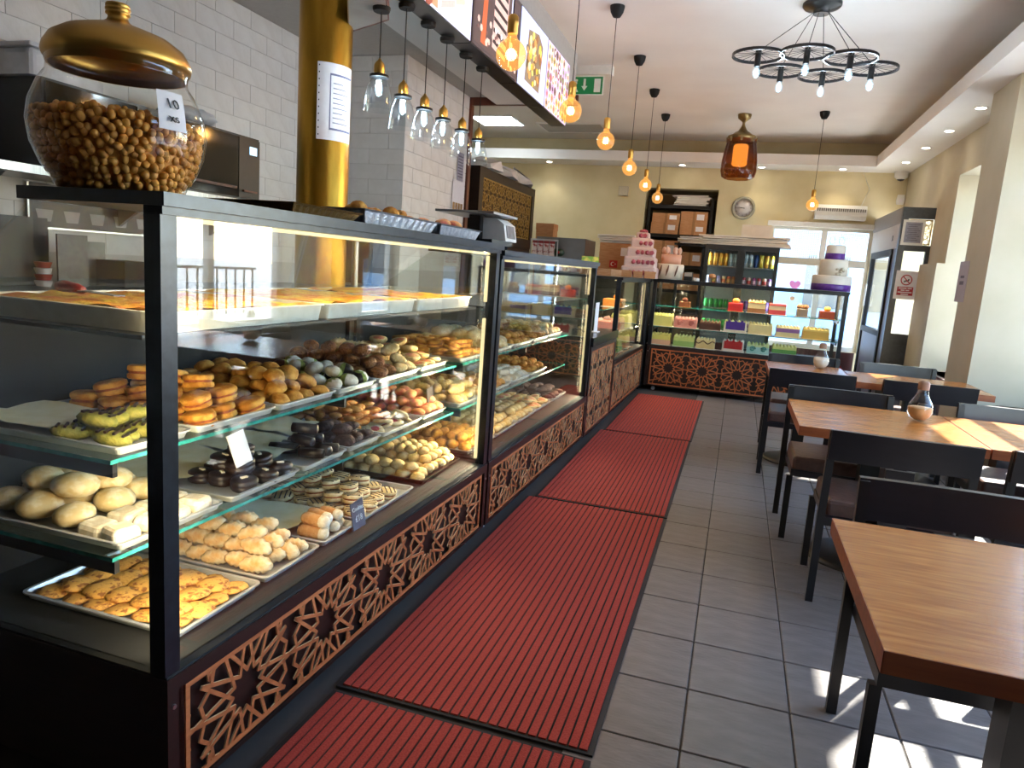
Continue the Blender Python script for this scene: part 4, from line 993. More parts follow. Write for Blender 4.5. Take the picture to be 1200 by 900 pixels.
# wheel chandelier
cc = at(964, 4, Z=ZC)
ch = thing('wheel_chandelier', 'black chandelier of six spoked wheels with bare bulbs', 'chandelier', (cc.x, cc.y, ZC))
MB().lathe([(.055, -.075), (.060, -.045), (.125, -.030), (.135, -.018), (.135, -.0005)], 28).obj('ceiling_plate', M_black, ch)
WZ = 2.975
for px, py in [(888.6, 65), (915, 83.5), (946, 61.5), (964, 89), (997, 68), (1021.6, 80.7)]:
    p = at(px, py, Z=WZ); x, y, z = p.x - cc.x, p.y - cc.y, WZ - ZC
    R = .178; b = MB(); n = 32
    vs = []
    for i in range(n):
        a = 2 * PI * i / n
        for r, h in ((R, -.010), (R, .010), (R - .010, .010), (R - .010, -.010)): vs.append((x + r * math.cos(a), y + r * math.sin(a), z + h))
    b.add(vs, [(4 * i + k, 4 * ((i + 1) % n) + k, 4 * ((i + 1) % n) + (k + 1) % 4, 4 * i + (k + 1) % 4) for i in range(n) for k in range(4)])
    w = b.obj('wheel_rim', M_black, ch)
    for i in range(16):
        a = 2 * PI * i / 16
        MB().cyl((x + .012 * math.cos(a), y + .012 * math.sin(a), z + .012), (x + (R - .006) * math.cos(a), y + (R - .006) * math.sin(a), z), .0018, n=4).obj('spoke', M_black, w)
    MB().cyl((x, y, z - .075), (x, y, z + .03), .021, n=14).obj('bulb_holder', M_black, w)
    MB().ell((x, y, z - .115), (.026, .026, .038), 14, 10).obj('bulb', MATS['bulb_glass'], w)
    MB().cyl((x - .005, y, z - .135), (x - .005, y, z - .095), .004, n=5).cyl((x + .006, y, z - .135), (x + .006, y, z - .095), .004, n=5).obj('filament', M_filw, w)
    ax = max(-.045, min(.045, x * .2)); MB().cyl((ax, -.01, -.06), (x, y, z + .03), .0028, n=5).obj('cable', M_cord, w)
    lamp('wheel_light', (x, y, z - .115), 1.5, (.72, .88, 1), .025, ch)
# amber lantern
lc = at(873, 134, Z=ZC)
ln = thing('amber_lantern', 'brown lobed glass lantern on a brass ceiling fitting', 'lantern', (lc.x, lc.y, ZC))
lob = lambda a, r, z: 1 + .10 * abs(math.cos(4 * a)) - .06
M_lant = glass('brown_glass', (.46, .20, .06), 1.5, .10)
b = MB(); pr = [(.168, -.30), (.172, -.35), (.190, -.45), (.205, -.56), (.208, -.68), (.190, -.75), (.15, -.775)]; n = 48; vs = []
for r, z in pr:
    for i in range(n): a = 2 * PI * i / n; q = r * lob(a, r, z); vs.append((q * math.cos(a), q * math.sin(a), z))
b.add(vs, [(j * n + i, j * n + (i + 1) % n, (j + 1) * n + (i + 1) % n, (j + 1) * n + i) for j in range(len(pr) - 1) for i in range(n)], 0, True); b.obj('lobed_shade', M_lant, ln)
M_br2 = mat('antique_brass', '#8a7550', '#9c885f', rough=.3, metal=1)
MB().lathe([(.165, -.30), (.175, -.285), (.170, -.26), (.125, -.245), (.10, -.22), (.06, -.20), (.03, -.155), (.016, -.12), (.016, -.10), (.03, -.085), (.075, -.05), (.082, -.015), (.082, -.0005)], 24).obj('brass_crown', M_br2, ln)
for i in range(8):
    a = PI / 4 * i; MB().box(.172 * math.cos(a) - .012, .172 * math.cos(a) + .012, .172 * math.sin(a) - .012, .172 * math.sin(a) + .012, -.335, -.28).obj('clasp', M_br2, ln)
MB().lathe([(.075, -.36), (.09, -.38), (.09, -.60), (.075, -.615)], 20).obj('inner_tube', emis('lantern_glow', (1, .62, .22), .9), ln)
lamp('lantern_light', (0, 0, -.69), 2, (1, .6, .25), .05, ln)
# recessed downlights
for i, (px, py) in enumerate([(1148, 126), (1113, 153), (1087, 173), (1065, 190), (656, 197), (802, 198), (892, 200), (986, 200)]):
    p = at(px, py, Z=ZS)
    if i < 4: p.x = 1.815
    else: p.y = 11.05
    t = thing('downlight', ['round downlight in the soffit over the pier, first of four', 'second downlight from the pier in the side soffit', 'third downlight from the pier in the side soffit', 'last downlight of the side soffit, near the camera dome', 'downlight in the back soffit above the blank wall and steel oven', 'downlight in the back soffit above the cardboard box shelves', 'downlight in the back soffit beside the clock', 'downlight in the back soffit above the wall heater'][i], 'downlight', (p.x, p.y, ZS), 0, 'recessed downlights')
    MB().lathe([(.050, -.006), (.055, -.003), (.055, -.0005)], 20).obj('trim_ring', M_white, t)
    MB().lathe([(.040, -.0075), (.040, -.0065)], 16).obj('lens', emis('downlight_lens', (1, .93, .78), 12) if 'downlight_lens' not in MATS else MATS['downlight_lens'], t)
    lamp('downlight_spot', (0, 0, -.02), 3 if i > 3 else 1.2, (1, .87, .66), .03, t, 95)
# square ceiling light, vent, smoke detector, exit sign
p = at(583, 141, Z=ZC)
t = thing('ceiling_light', 'square white light panel in the ceiling behind the menu boards', 'ceiling light', (p.x, p.y, ZC))
MB().box(-.32, .32, -.32, .32, -.012, -.0005).obj('frame', M_white, t); MB().box(-.30, .30, -.30, .30, -.0135, -.0125).obj('diffuser', emis('panel_glow', (.82, .93, 1), 7), t)
p = at(546, 127, Z=ZC)
t = thing('smoke_detector', 'round white smoke detector beside the square ceiling light', 'smoke detector', (p.x, p.y, ZC))
MB().lathe([(.04, -.07), (.065, -.06), (.075, -.03), (.085, -.025), (.085, -.0005)], 20).obj('body', M_white, t); MB().lathe([(.066, -.055), (.070, -.045)], 20).obj('vent_ring', M_blackm, t)
p = at(672, 149, Z=ZC)
t = thing('ceiling_vent', 'grey ceiling hatch with a raised frame behind the exit sign', 'ceiling hatch', (p.x, p.y, ZC))
MB().box(-.45, .45, -.30, .30, -.012, -.0005).obj('hatch_panel', mat('hatch_grey', '#a7a39c', rough=.7), t)
MB().box(-.48, .48, -.33, -.30, -.022, -.0005).box(-.48, .48, .30, .33, -.022, -.0005).box(-.48, -.45, -.30, .30, -.022, -.0005).box(.45, .48, -.30, .30, -.022, -.0005).obj('hatch_frame', M_white, t)
p = at(685, 101, Y=7.4)
t = thing('exit_sign', 'green and white fire exit sign hanging from the ceiling', 'exit sign', (p.x, p.y, p.z - .09))
hh = ZC - p.z + .09
MB().box(-.25, .28, -.05, .05, .19, hh - .0005).obj('light_housing', M_white, t)
MB().box(-.20, .20, -.004, .004, 0, .19).obj('sign_plate', M_white, t)
MB().box(-.185, .185, -.006, -.0042, .012, .178).obj('green_field', mat('exit_green', '#0d5a30', rough=.5, emit=.25), t)
b = MB(); b.prism([(-.012, .16), (.012, .16), (.012, .09), (.032, .09), (0, .045), (-.032, .09), (-.012, .09)], -.0075, -.0062, 'y'); b.box(.10, .165, -.0075, -.0062, .03, .16)
b.cyl((-.085, -.0075, .145), (-.085, -.0062, .145), .014, n=10); b.prism([(-.13, .14), (-.075, .125), (-.09, .08), (-.06, .035), (-.078, .03), (-.108, .075), (-.15, .04), (-.16, .055), (-.122, .09), (-.118, .12), (-.15, .115), (-.155, .13)], -.0075, -.0062, 'y')
b.obj('pictogram', M_white, t)
# ================================================================ cakes
def cm(c, **k): return mat('icing_' + c[1:], c, rough=.5, scale=20, bump=.1, **k)
M_gold = mat('gold_board', '#b9985a', rough=.4, metal=.3)
M_wboard = mat('white_board', '#d9d2c4', rough=.6)
def cake(label, loc, w, d, layers, pipe=None, top=None, rz=0, board=M_wboard, grp='cakes in the glass cake counters'):
    """layers: (colour, height); pipe: colour of a row of piped mounds; top: extra topping builder"""
    t = thing('cake', label, 'cake', loc, rz, grp)
    MB().box(-w / 2 - .015, w / 2 + .015, -d / 2 - .015, d / 2 + .015, 0, .006).obj('cake_board', board, t)
    z = .006
    for i, (c, h) in enumerate([(c, h * 1.3) for c, h in layers]):
        b = MB(); e = .002 * (i % 2)
        (b.bbox(-w / 2 + e, w / 2 - e, -d / 2 + e, d / 2 - e, z, z + h, .008) if i == len(layers) - 1 else b.box(-w / 2 + e, w / 2 - e, -d / 2 + e, d / 2 - e, z, z + h)).obj('cake_layer', cm(c), t); z += h
    if pipe:
        n = max(3, int(w / .036)); m = cm(pipe)
        mm = MB().lathe([(.017, 0), (.018, .008), (.012, .016), (.005, .024), (0, .027)], 8, fn=lambda a, r, zz: 1 + .12 * math.cos(5 * a)).mesh('piped_cream', m)
        for r in (-1, 1):
            for i in range(n): link('piped_cream', mm, t, (-w / 2 + w * (i + .5) / n, r * (d / 2 - .022), z - .002))
    if top: top(t, w, d, z)
    return t
def swirl(c):
    def f(t, w, d, z):
        for s in (-.25, .25):
            pts = [(s * w + .035 * (1 - k / 14) * math.cos(k * .9), -d / 2 - .004, z * .55 + .035 * (1 - k / 14) * math.sin(k * .9)) for k in range(13)]
            MB().tube(pts, .006, 5).obj('icing_swirl', cm(c), t)
    return f
def blob(c, r=.035, n=1):
    def f(t, w, d, z):
        for i in range(n): MB().ell(((i - (n - 1) / 2) * r * 1.6, -.02, z + r * .6), (r, r, r * .8), 10, 7, fn=lambda a, p: 1 + .06 * math.sin(5 * a)).obj('fruit_topping', cm(c), t)
    return f
def wave(c):
    def f(t, w, d, z):
        MB().tube([(-w / 2 + w * k / 16, -d / 2 - .003, z - .028 - .016 * math.sin(k * PI / 4)) for k in range(17)], .006, 5).obj('icing_garland', cm(c), t)
    return f
def drape(c):
    def f(t, w, d, z):
        n = 12; pts = [(-w / 2 + .02 + (w - .04) * k / n, z + .012 + (.022 if k % 4 == 2 else -.004)) for k in range(n + 1)]
        MB().prism([(-w / 2 + .02, .035)] + [(x, zz) for x, zz in pts][::1] + [(w / 2 - .02, .035)], -d / 2 - .006, -d / 2 + .05, 'y').obj('fondant_drape', cm(c), t)
    return f
YF = 8.97
def C(label, px, z, layers, w=.27, d=.20, y=YF, **k):
    p = at(px, 380, Y=y); return cake(label, (p.x, y, z + .0005), w, d, layers, **k)
# back counter: deck
ZK = .57
C('long cake with yellow icing over pink sponge on the deck of the back counter', 775, ZK, [('#e0a888', .045), ('#e0d06a', .045)], pipe='#e3d57c')
C('green iced log cake on the deck of the back counter', 804, ZK, [('#8fae62', .05), ('#c3cc78', .04)], pipe='#d4d68c', w=.25)
C('cream cake with a dark looped garland on the deck of the back counter', 829.5, ZK, [('#d9bf82', .08)], pipe='#e3cf98', top=wave('#4a2a20'), w=.22)
C('small square dark cake beside the looped garland cake', 845, ZK, [('#3a2622', .065)], w=.08, d=.1)
C('red and white cake with draped icing on the deck of the back counter', 862, ZK, [('#e0d3c4', .085)], pipe='#e8ddd0', top=drape('#b81d1d'), w=.25)
C('white cake with teal swirls on the deck of the back counter', 891.5, ZK, [('#a9cfc6', .06), ('#c9d49a', .02)], pipe='#c6d08a', top=swirl('#1f8f88'), w=.25)
C('bright green frosted cake on the deck near the sugar jar', 922.5, ZK, [('#5f9a48', .06), ('#cfd07a', .025)], pipe='#d3cf7e', w=.27)
# middle shelf
ZK = .80
C('yellow iced block cake on the middle shelf of the back counter', 775.5, ZK, [('#d9cf78', .10)], pipe='#e4dc84', w=.27)
C('pink cake with rose swirls on the middle shelf of the back counter', 803.5, ZK, [('#dc8e80', .085)], pipe='#e4a294', top=swirl('#c86a62'), w=.27)
C('chocolate cake with yellow flecks on the middle shelf of the back counter', 832.5, ZK, [('#4a261c', .05), ('#5a3122', .02)], pipe='#6b4a28', w=.25)
C('white cake draped in purple icing on the middle shelf', 862, ZK, [('#ddd2b8', .09)], pipe='#d6d08e', top=drape('#4b2383'), w=.26)
C('cream cake speckled with pink and green on the middle shelf', 891.5, ZK, [('#e0c98e', .09)], pipe='#dccb86', w=.27)
C('cream cake with a lilac band on the middle shelf', 924, ZK, [('#dac58f', .04), ('#8f5f94', .035), ('#dcc98e', .01)], pipe='#e0cc94', w=.26)
C('golden yellow glazed cake on the middle shelf by the end panel', 957, ZK, [('#d0a54a', .07), ('#e0c068', .02)], pipe='#e2c46e', w=.28)
# top shelf
ZK = 1.05
C('small pecan brown cake on the top shelf of the back counter', 800, ZK, [('#7a4320', .05)], w=.13, d=.14, top=blob('#5b2c16', .035), board=M_gold)
C('red glazed cake topped with an orange fruit slice', 859.5, ZK, [('#b5161a', .075)], w=.17, d=.16, top=blob('#d97a35', .042), board=M_gold)
C('caramel cake with a cream band on the top shelf', 884, ZK, [('#8a5a30', .04), ('#dcc493', .045), ('#a8794a', .012)], w=.20, d=.16, pipe='#c99a60')
C('strawberry layered cake with a red base on the top shelf', 908.5, ZK, [('#b2363c', .04), ('#dcbf94', .035), ('#c4504c', .022)], w=.19, d=.16)
C('chocolate chip cake with truffle balls on the top shelf', 938, ZK, [('#6e6158', .07)], w=.12, d=.14, top=blob('#8a5a35', .038, 2))
C('brown glazed cake topped with a golden fruit on the top shelf', 967, ZK, [('#8a3418', .065)], w=.16, d=.15, top=blob('#d9a03c', .040), board=M_gold)
# aisle cake counter (its goods face the aisle)
def C3(label, y, z, layers, u=-.20, **k):
    X_, Y_ = K(u, y); return cake(label, (X_, Y_, z + .0005), .27, .20, layers, rz=PI / 2 + ROT, grp='cakes in the aisle cake counter', **k)
C3('pink rose swirled cake in the aisle counter next to the till cabinet', 7.22, .80, [('#dc8e80', .085)], pipe='#e4a294', top=swirl('#c86a62'))
C3('second pink swirled cake in the aisle counter', 7.62, .80, [('#e09a80', .085)], pipe='#e8ae94', top=swirl('#d07a62'))
C3('yellow iced cake in the aisle counter close to the corner', 8.12, .80, [('#d9cf78', .10)], pipe='#e4dc84')
C3('yellow and orange cake on the deck of the aisle counter by the corner', 8.10, .57, [('#dca078', .045), ('#e0d06a', .045)], pipe='#e3d57c')
C3('green and yellow cake on the deck of the aisle counter', 7.60, .57, [('#8fae62', .05), ('#d3cc68', .04)], pipe='#d9d47c')
C3('yellow green cake on the deck of the aisle counter beside the till cabinet', 7.10, .57, [('#b9b04a', .07)], pipe='#ddc860')
C3('orange brown cake on the top shelf of the aisle counter', 7.55, 1.05, [('#b4702c', .06)], top=blob('#c98a3a', .035))
# wedding and display cakes standing on the counters
def tiers(name, label, loc, ts, n=28):
    t = thing(name, label, 'cake', loc)
    z = 0
    for i, (r, h, c, rib) in enumerate(ts):
        o = MB().lathe([(0, z), (r, z), (r, z + h - .012), (r - .012, z + h), (0, z + h)], n).obj('cake_tier', cm(c), t)
        if rib: MB().lathe([(r + .0005, z + .002), (r + .003, z + .004), (r + .003, z + rib), (r + .0005, z + rib + .002)], n).obj('ribbon', mat('purple_ribbon', '#4b1f78', '#5d2c8e', rough=.3), o)
        z += h
    return t, z
wy = 9.12; p = at(973, 339, Y=wy)
t, z = tiers('wedding_cake', 'three tier ivory wedding cake with purple ribbons on the back counter', (p.x, wy, 1.3765), [(.215, .175, '#d6d0c2', .075), (.155, .185, '#d6d0c2', 0), (.105, .165, '#d6d0c2', .07)])
fl_ = MB(); rd = random.Random(9)
for i in range(9): fl_.ell((.135 * math.cos(-1.1) + rd.uniform(-.04, .04), .135 * math.sin(-1.1) - .02 + rd.uniform(-.02, .01), .23 + rd.uniform(-.045, .05)), (.022, .022, .018), 8, 5)
fl_.obj('sugar_flowers', cm('#bdb6a4'), t)
b = MB()
for i in range(2): b.tube([(-.05 + .10 * i + .028 * math.cos(k * .5), 0, z + .055 + .045 * math.sin(k * .5)) for k in range(13)], .003, 5)
b.cyl((-.05, 0, z - .01), (-.05, 0, z + .02), .002, n=5).cyl((.05, 0, z - .01), (.05, 0, z + .02), .002, n=5); b.obj('wire_topper', M_steel, t)
ty = 8.62; p = at(749, 327, Y=ty)
M_rose = cm('#b5596a')
rose = MB().lathe([(0, -.02), (.022, -.012), (.028, .002), (.020, .014), (.024, .010), (.012, .018), (0, .014)], 10, fn=lambda a, r, zz: 1 + .10 * math.cos(5 * a)).mesh('sugar_rose', M_rose)
PKL = '#c9a0a0'
t = thing('tower_cake', 'five tier pale pink tower cake with rose bands on the corner of the cake counters', 'cake', (p.x, ty, 1.3705))
z = 0
for i, (w, h) in enumerate([(.20, .13), (.178, .115), (.155, .11), (.12, .105), (.075, .07)]):
    o = MB().bbox(-w, w, -w, w, z, z + h, .02).obj('cake_tier', cm('#cdb3ae'), t)
    for k in range(max(2, int(w / .032))): link('sugar_rose', rose, o, (w * .9 - .055 * k if i < 4 else .03 - .05 * k, -w - .006, z + h * .45), (PI / 2, 0, k))
    z += h
for a, b_ in ((-.02, 0), (.025, .01), (0, -.03)): link('sugar_rose', rose, t, (a, b_, z + .015), (.3, .2, a * 30))
cy_ = 8.95; p = at(784, 328, Y=cy_)
t = thing('crown_cake', 'round marbled cake with a peach crown tier near the tower cake', 'cake', (p.x, cy_, 1.3765))
MB().lathe([(0, 0), (.155, 0), (.165, .17), (.155, .185), (0, .185)], 26).obj('cake_tier', cm('#d5c7b4'), t)
b = MB()
for a in (-2.3, -1.75, -1.1): b.tube([(.167 * math.cos(a), .167 * math.sin(a), .04), (.170 * math.cos(a + .08), .170 * math.sin(a + .08), .10), (.170 * math.cos(a + .16), .170 * math.sin(a + .16), .165)], .012, 5, rad=[.004, .013, .006])
b.obj('brown_brush_strokes', cm('#6d4a3a'), t)
MB().lathe([(0, .185), (.120, .185), (.122, .30), (0, .305)], 24).obj('upper_tier', cm('#cf967c'), t)
for k in range(6):
    a = 2 * PI * k / 6; MB().ell((.095 * math.cos(a), .095 * math.sin(a), .345), (.026, .026, .045), 8, 6).obj('crown_peak', cm('#d4aa94'), t)
# bits on the back counter top
for i, (px, lab, w, d_, h, m) in enumerate([(733, 'small kraft box in front of the tower cake, first of three', .12, .10, .075, M_card), (747, 'small kraft box in front of the tower cake, in the middle', .10, .10, .07, M_card), (761, 'small kraft box in front of the tower cake, beside the crown cake', .12, .10, .075, M_card)]):
    q = at(px, 325, Y=8.12); o = thing('kraft_box', lab, 'box', (q.x, 8.12, 1.371), .2, 'small kraft boxes by the tower cake')
    MB().box(-w / 2, w / 2, -d_ / 2, d_ / 2, 0, h).obj('box_body', m, o); MB().box(-w / 2 - .003, w / 2 + .003, -d_ / 2 - .003, d_ / 2 + .003, h - .02, h + .002).obj('box_lid', M_card, o)
q = at(806, 331, Y=9.0); o = thing('card_terminal', 'dark grey card terminal on the back counter beside the crown cake', 'card reader', (q.x, 9.0, 1.3765))
MB().prism([(-.06, 0), (.06, 0), (.06, .06), (-.06, .11)], -.05, .05, 'x').obj('terminal_body', M_blackm, o); MB().box(-.045, .045, -.065, -.055, .05, .10).obj('terminal_screen', M_steel, o)
o = thing('tape_roll', 'white tape roll lying by the card terminal', 'tape', (q.x + .10, 8.92, 1.3765)); MB().lathe([(.02, 0), (.04, 0), (.04, .035), (.02, .035), (.02, 0)], 16).obj('tape_ring', M_paper, o)
q = at(834, 327, Y=9.0); o = thing('artificial_flower', 'little orange artificial flower on the back counter in front of the fridge', 'flower', (q.x, 9.0, 1.3765))
MB().cyl((0, 0, 0), (0, 0, .06), .006, n=6).obj('stem', mat('dark_green', '#27371f', rough=.6), o); MB().ell((0, 0, .075), (.04, .04, .025), 10, 6, fn=lambda a, p: 1 + .2 * math.cos(5 * a)).obj('petals', cm('#c98a5a'), o)
o = thing('sweet_carton', 'green and yellow sweet carton on the aisle cake counter', 'carton', tuple(at(692, 308, Y=7.6)[:2]) + (1.371,), .3)
q = at(692, 298, Y=7.6); o.location = (q.x, 7.6, 1.371); MB().box(-.09, .09, -.05, .05, 0, .19).obj('carton_body', mat('carton_print', '#7fae3a', '#e0d25a', rough=.5, scale=14, lo=.45, hi=.55), o); MB().box(-.09, .09, -.052, -.0505, .02, .075).obj('carton_band', mat('carton_white', '#d8d4c6', rough=.5), o)
# ================================================================ drinks fridge
FX0, FX1, FY = -.49, .43, 9.78
f = thing('drinks_fridge', 'tall black two door drinks fridge behind the back cake counter', 'fridge', ((FX0 + FX1) / 2, FY, 0))
hw = (FX1 - FX0) / 2
MB().box(-hw, -hw + .03, .04, .58, 0, 1.87).box(hw - .03, hw, .04, .58, 0, 1.87).box(-hw, hw, .04, .58, 1.84, 1.87).box(-hw + .03, hw - .03, .04, .58, 0, .16).obj('fridge_body', M_black, f)
MB().box(-hw + .03, hw - .03, .55, .58, .16, 1.84).obj('fridge_liner', mat('liner_white', '#b9c4c8', rough=.5), f)
MB().box(-.012, .012, .04, .56, .16, 1.84).obj('divider', M_black, f)
FS = [.50, .78, 1.05, 1.345, 1.60]
for z in FS: MB().box(-hw + .03, hw - .03, .07, .54, z - .012, z).obj('wire_shelf', M_steel, f)
for x in (-hw + .034, hw - .040): MB().box(x, x + .006, .06, .072, .2, 1.80).obj('led_strip', M_ledw, f)
for s in (0, 1):
    x0, x1 = (-hw, -.003) if s == 0 else (.003, hw)
    d_ = MB().box(x0, x0 + .045, 0, .035, .05, 1.87).box(x1 - .045, x1, 0, .035, .05, 1.87).box(x0 + .045, x1 - .045, 0, .035, 1.80, 1.87).box(x0 + .045, x1 - .045, 0, .035, .05, .14).obj('door', M_black, f)
    MB().box(x0 + .045, x1 - .045, .012, .018, .14, 1.80).obj('pane', GL, d_)
    hx = x1 - .06 if s == 0 else x0 + .045
    MB().box(hx, hx + .015, -.03, 0, .8, 1.2).obj('handle', M_steel, d_)
KAN = {}
def can_mesh(c, c2, r, h, key):
    if key not in KAN:
        b = MB(); b.lathe([(0, 0), (r * .8, 0), (r, .008), (r, h * .33)], 12, m=0).lathe([(r, h * .33), (r, h * .70)], 12, m=1).lathe([(r, h * .70), (r, h - .012), (r * .8, h), (0, h - .002)], 12, m=0); KAN[key] = b.mesh('drink_can', [mat('can_' + c[1:], c, rough=.3, metal=.3), mat('can_' + c2[1:], c2, rough=.3, metal=.3)])
    return KAN[key]
rows = [(1.60, .165, [('#c98a1e', '#d8a83a')] * 4 + [('#8fa8b4', '#b4c8d0')] * 2 + [('#b4c4cc', '#8a9fae')] * 3 + [('#1f3a70', '#2a4a86')] + [('#c9b43a', '#e0d06a'), ('#c48a2a', '#d0b040'), ('#bfae30', '#e8e0a0')], 'upper shelf'),
        (1.345, .125, [('#b8b8c8', '#8a8aa8'), ('#a83a2a', '#c9a04a'), ('#8a86b0', '#b0a8c8'), ('#c9b080', '#b85a2a'), ('#a8502a', '#c99a5a'), ('#b07a4a', '#c9a070')] + [('#7a3a6a', '#c9a0b8'), ('#8a3040', '#b8a0b0'), ('#c9b0a8', '#a83a3a'), ('#7a3a6a', '#c9a0b8'), ('#8a3040', '#b8a0b0'), ('#c9b0a8', '#a83a3a'), ('#6a4a7a', '#b8a8c0')], 'second shelf'),
        (1.05, .115, [('#2f7a3a', '#3f9a4a')] * 6 + [('#6a4a9a', '#8a6ab0')] * 7, 'third shelf'), (.78, .115, [('#3f9a4a', '#5ab86a')] * 6 + [('#c9c4c8', '#8a6a9a')] * 7, 'fourth shelf')]
for z, h, cs, lab in rows:
    n = len(cs)
    for i, (c, c2) in enumerate(cs):
        x = FX0 + .075 + (FX1 - FX0 - .15) * i / (n - 1); 
        if abs(x - (FX0 + FX1) / 2) < .035: x += .04
        hue = {'#c98a1e': 'orange', '#8fa8b4': 'pale blue', '#b4c4cc': 'silver', '#1f3a70': 'dark blue', '#2f7a3a': 'green', '#3f9a4a': 'light green', '#6a4a9a': 'violet', '#c9c4c8': 'pale lilac'}.get(c, 'yellow' if z == 1.60 else ('mixed colour' if i < 6 else 'plum coloured'))
        o = link('drink_can', can_mesh(c, c2, .029, h, (c, c2, h)), None, (x, FY + .11, z + .0005))
        tag(o, '%s drink can on the %s of the black fridge' % (hue, lab), 'drink can', 'drink cans in the fridge')
# flat packed boxes on top of the fridge
def slabstack(name, label, x0, x1, y, z, n, m=M_cardw, dep=.42, seed=1, grp='flat white cake boxes'):
    rd = random.Random(seed)
    for i in range(n):
        b = MB(); w = (x1 - x0) / 2 * rd.uniform(.86, 1.0); hh = .018
        b.add([(-w, -dep / 2, 0), (w, -dep / 2, .004), (w, dep / 2, 0), (-w, dep / 2, .004), (-w, -dep / 2, hh), (w, -dep / 2, hh + .008), (w, dep / 2, hh), (-w, dep / 2, hh + .004)], [(0, 3, 2, 1), (4, 5, 6, 7), (0, 1, 5, 4), (1, 2, 6, 5), (2, 3, 7, 6), (3, 0, 4, 7)])
        o = b.obj(name, m, None, ((x0 + x1) / 2 + rd.uniform(-.03, .03), y + rd.uniform(-.02, .02), z + i * .0265), (0, 0, rd.uniform(-.08, .08)))
        tag(o, label, 'box', grp + label.split('box')[-1])
slabstack('flat_box', 'flat white cake box in the stack on the drinks fridge', -.60, .55, FY + .27, 1.8705, 5, seed=2)
q = at(887, 273, Y=10.25); tag(MB().box(-.20, .20, -.01, .01, 0, .17).obj('white_board', M_cardw, None, (q.x, 10.32, 2.01), (-.15, 0, 0)), 'blank white board leaning behind the boxes on the fridge', 'board')
# ================================================================ behind the counter
M_goldleaf = mat('gold_leaf', '#9a6e1e', '#c29436', rough=.32, metal=.9, scale=8, stretch=(1, 1, .3), bump=.15, bscale=30)
CC = (-2.19, 3.40)
sbo = MB().lathe([(.135, 0), (.135, 2.978)], 40, c=(CC[0], CC[1], 0)).obj('column', M_goldleaf); struct(sbo, 'round column covered in gold leaf')
azp = math.atan2(-CC[1], -CC[0])
nt = thing('column_notice', 'white notice in a plastic pocket wrapped round the gold column', 'notice', CC + (1.9,))
def wrap(a0, a1, z0, z1, r, m, name, par):
    b = MB(); vs = []; n = 10
    for z in (z0, z1):
        for i in range(n + 1): a = azp + a0 + (a1 - a0) * i / n; vs.append((r * math.cos(a), r * math.sin(a), z))
    b.add(vs, [(i, i + 1, n + 2 + i, n + 1 + i) for i in range(n)], 0, True); return b.obj(name, m, par)
za, zb = at(390, 168, Y=3.40).z - 1.9, at(390, 80, Y=3.40).z - 1.9
wrap(-.28, 1.25, za, zb, .1375, M_paper, 'paper', nt)
wrap(.18, 1.20, za + .05, zb - .05, .1382, mat('notice_border', '#6a6a86', rough=.8), 'printed_border', nt)
wrap(.22, 1.16, za + .06, zb - .06, .1388, M_paper, 'printed_field', nt)
for i in range(9): wrap(.30, .72 + .25 * ((i * 7) % 3) / 2, zb - .10 - .024 * i, zb - .094 - .024 * i, .1392, mat('notice_text', '#8d8894', rough=.8), 'text_line', nt)
for i in range(11):
    z = za + .02 + (zb - za - .04) * i / 10; wrap(-.23, -.19, z, z + .007, .1381, M_ink, 'punched_hole', nt)
q0, q1 = at(456, 24, Z=2.56), at(408, 39, Z=2.56)
q2, q3 = at(446, -60, Z=2.56), at(405, -60, Z=2.56)
cpoly = [(q.x, q.y) for q in (q3, q2, q0, q1)]
cmx, cmy = sum(p[0] for p in cpoly) / 4, sum(p[1] for p in cpoly) / 4
wc = MB().prism(cpoly, 2.5605, 2.62, 'z').obj('wood_canopy', M_wood)
MB().prism([(cmx + (x - cmx) * .93, cmy + (y - cmy) * .93) for x, y in cpoly], 2.557, 2.5604, 'z').obj('plaster_soffit', mat('plaster_grey', '#8f8780', '#9a938c', rough=.8, scale=6), wc)
MB().box(cmx - .03, cmx + .03, cmy - .03, cmy + .03, 2.62, 2.979).obj('hanger', M_wood, wc)
tag(wc, 'red brown wooden canopy beside the top of the gold column', 'canopy')
# wall ovens
def oven(label, y0, y1):
    t = thing('wall_oven', label, 'oven', (-3.49, (y0 + y1) / 2, 1.70), 0, 'black ovens on the white brick wall')
    L = (y1 - y0) / 2
    MB().box(0, .36, -L, L, 0, .40).obj('oven_body', M_black, t)
    d_ = MB().box(.36, .375, -L + .01, L - .22, .015, .385).obj('door', mat('oven_glass', '#0a0b0c', '#1a1c1a', rough=.08, spec=.8), t)
    MB().box(.376, .40, -L + .04, L - .26, .06, .075).obj('handle', M_wood, d_)
    MB().box(.36, .374, L - .21, L - .01, .015, .385).obj('control_panel', M_black, t)
    MB().box(.3745, .376, L - .11, L - .04, .29, .34).obj('oven_display', emis('display_blue', (.35, .65, .9), 1.2) if 'display_blue' not in MATS else MATS['display_blue'], t)
    MB().box(.3745, .39, L - .18, L - .05, .05, .062).obj('push_bar', M_wood, t)
oven('black wall oven with a lit blue display beside the gold column', 3.36, 4.10)
oven('black wall oven half hidden behind the nut jar', 2.56, 3.30)
sbx = thing('oven_shelf', 'long steel shelf under the wall ovens', 'shelf', (-3.49, 3.3, 1.66)); MB().box(0, .40, -1.0, .85, 0, .038).obj('shelf_board', M_steel, sbx)
for y in (-.9, 0, .75): MB().prism([(0, 0), (.30, 0), (0, -.2)], y, y + .02, 'y').obj('bracket', M_steel, sbx)
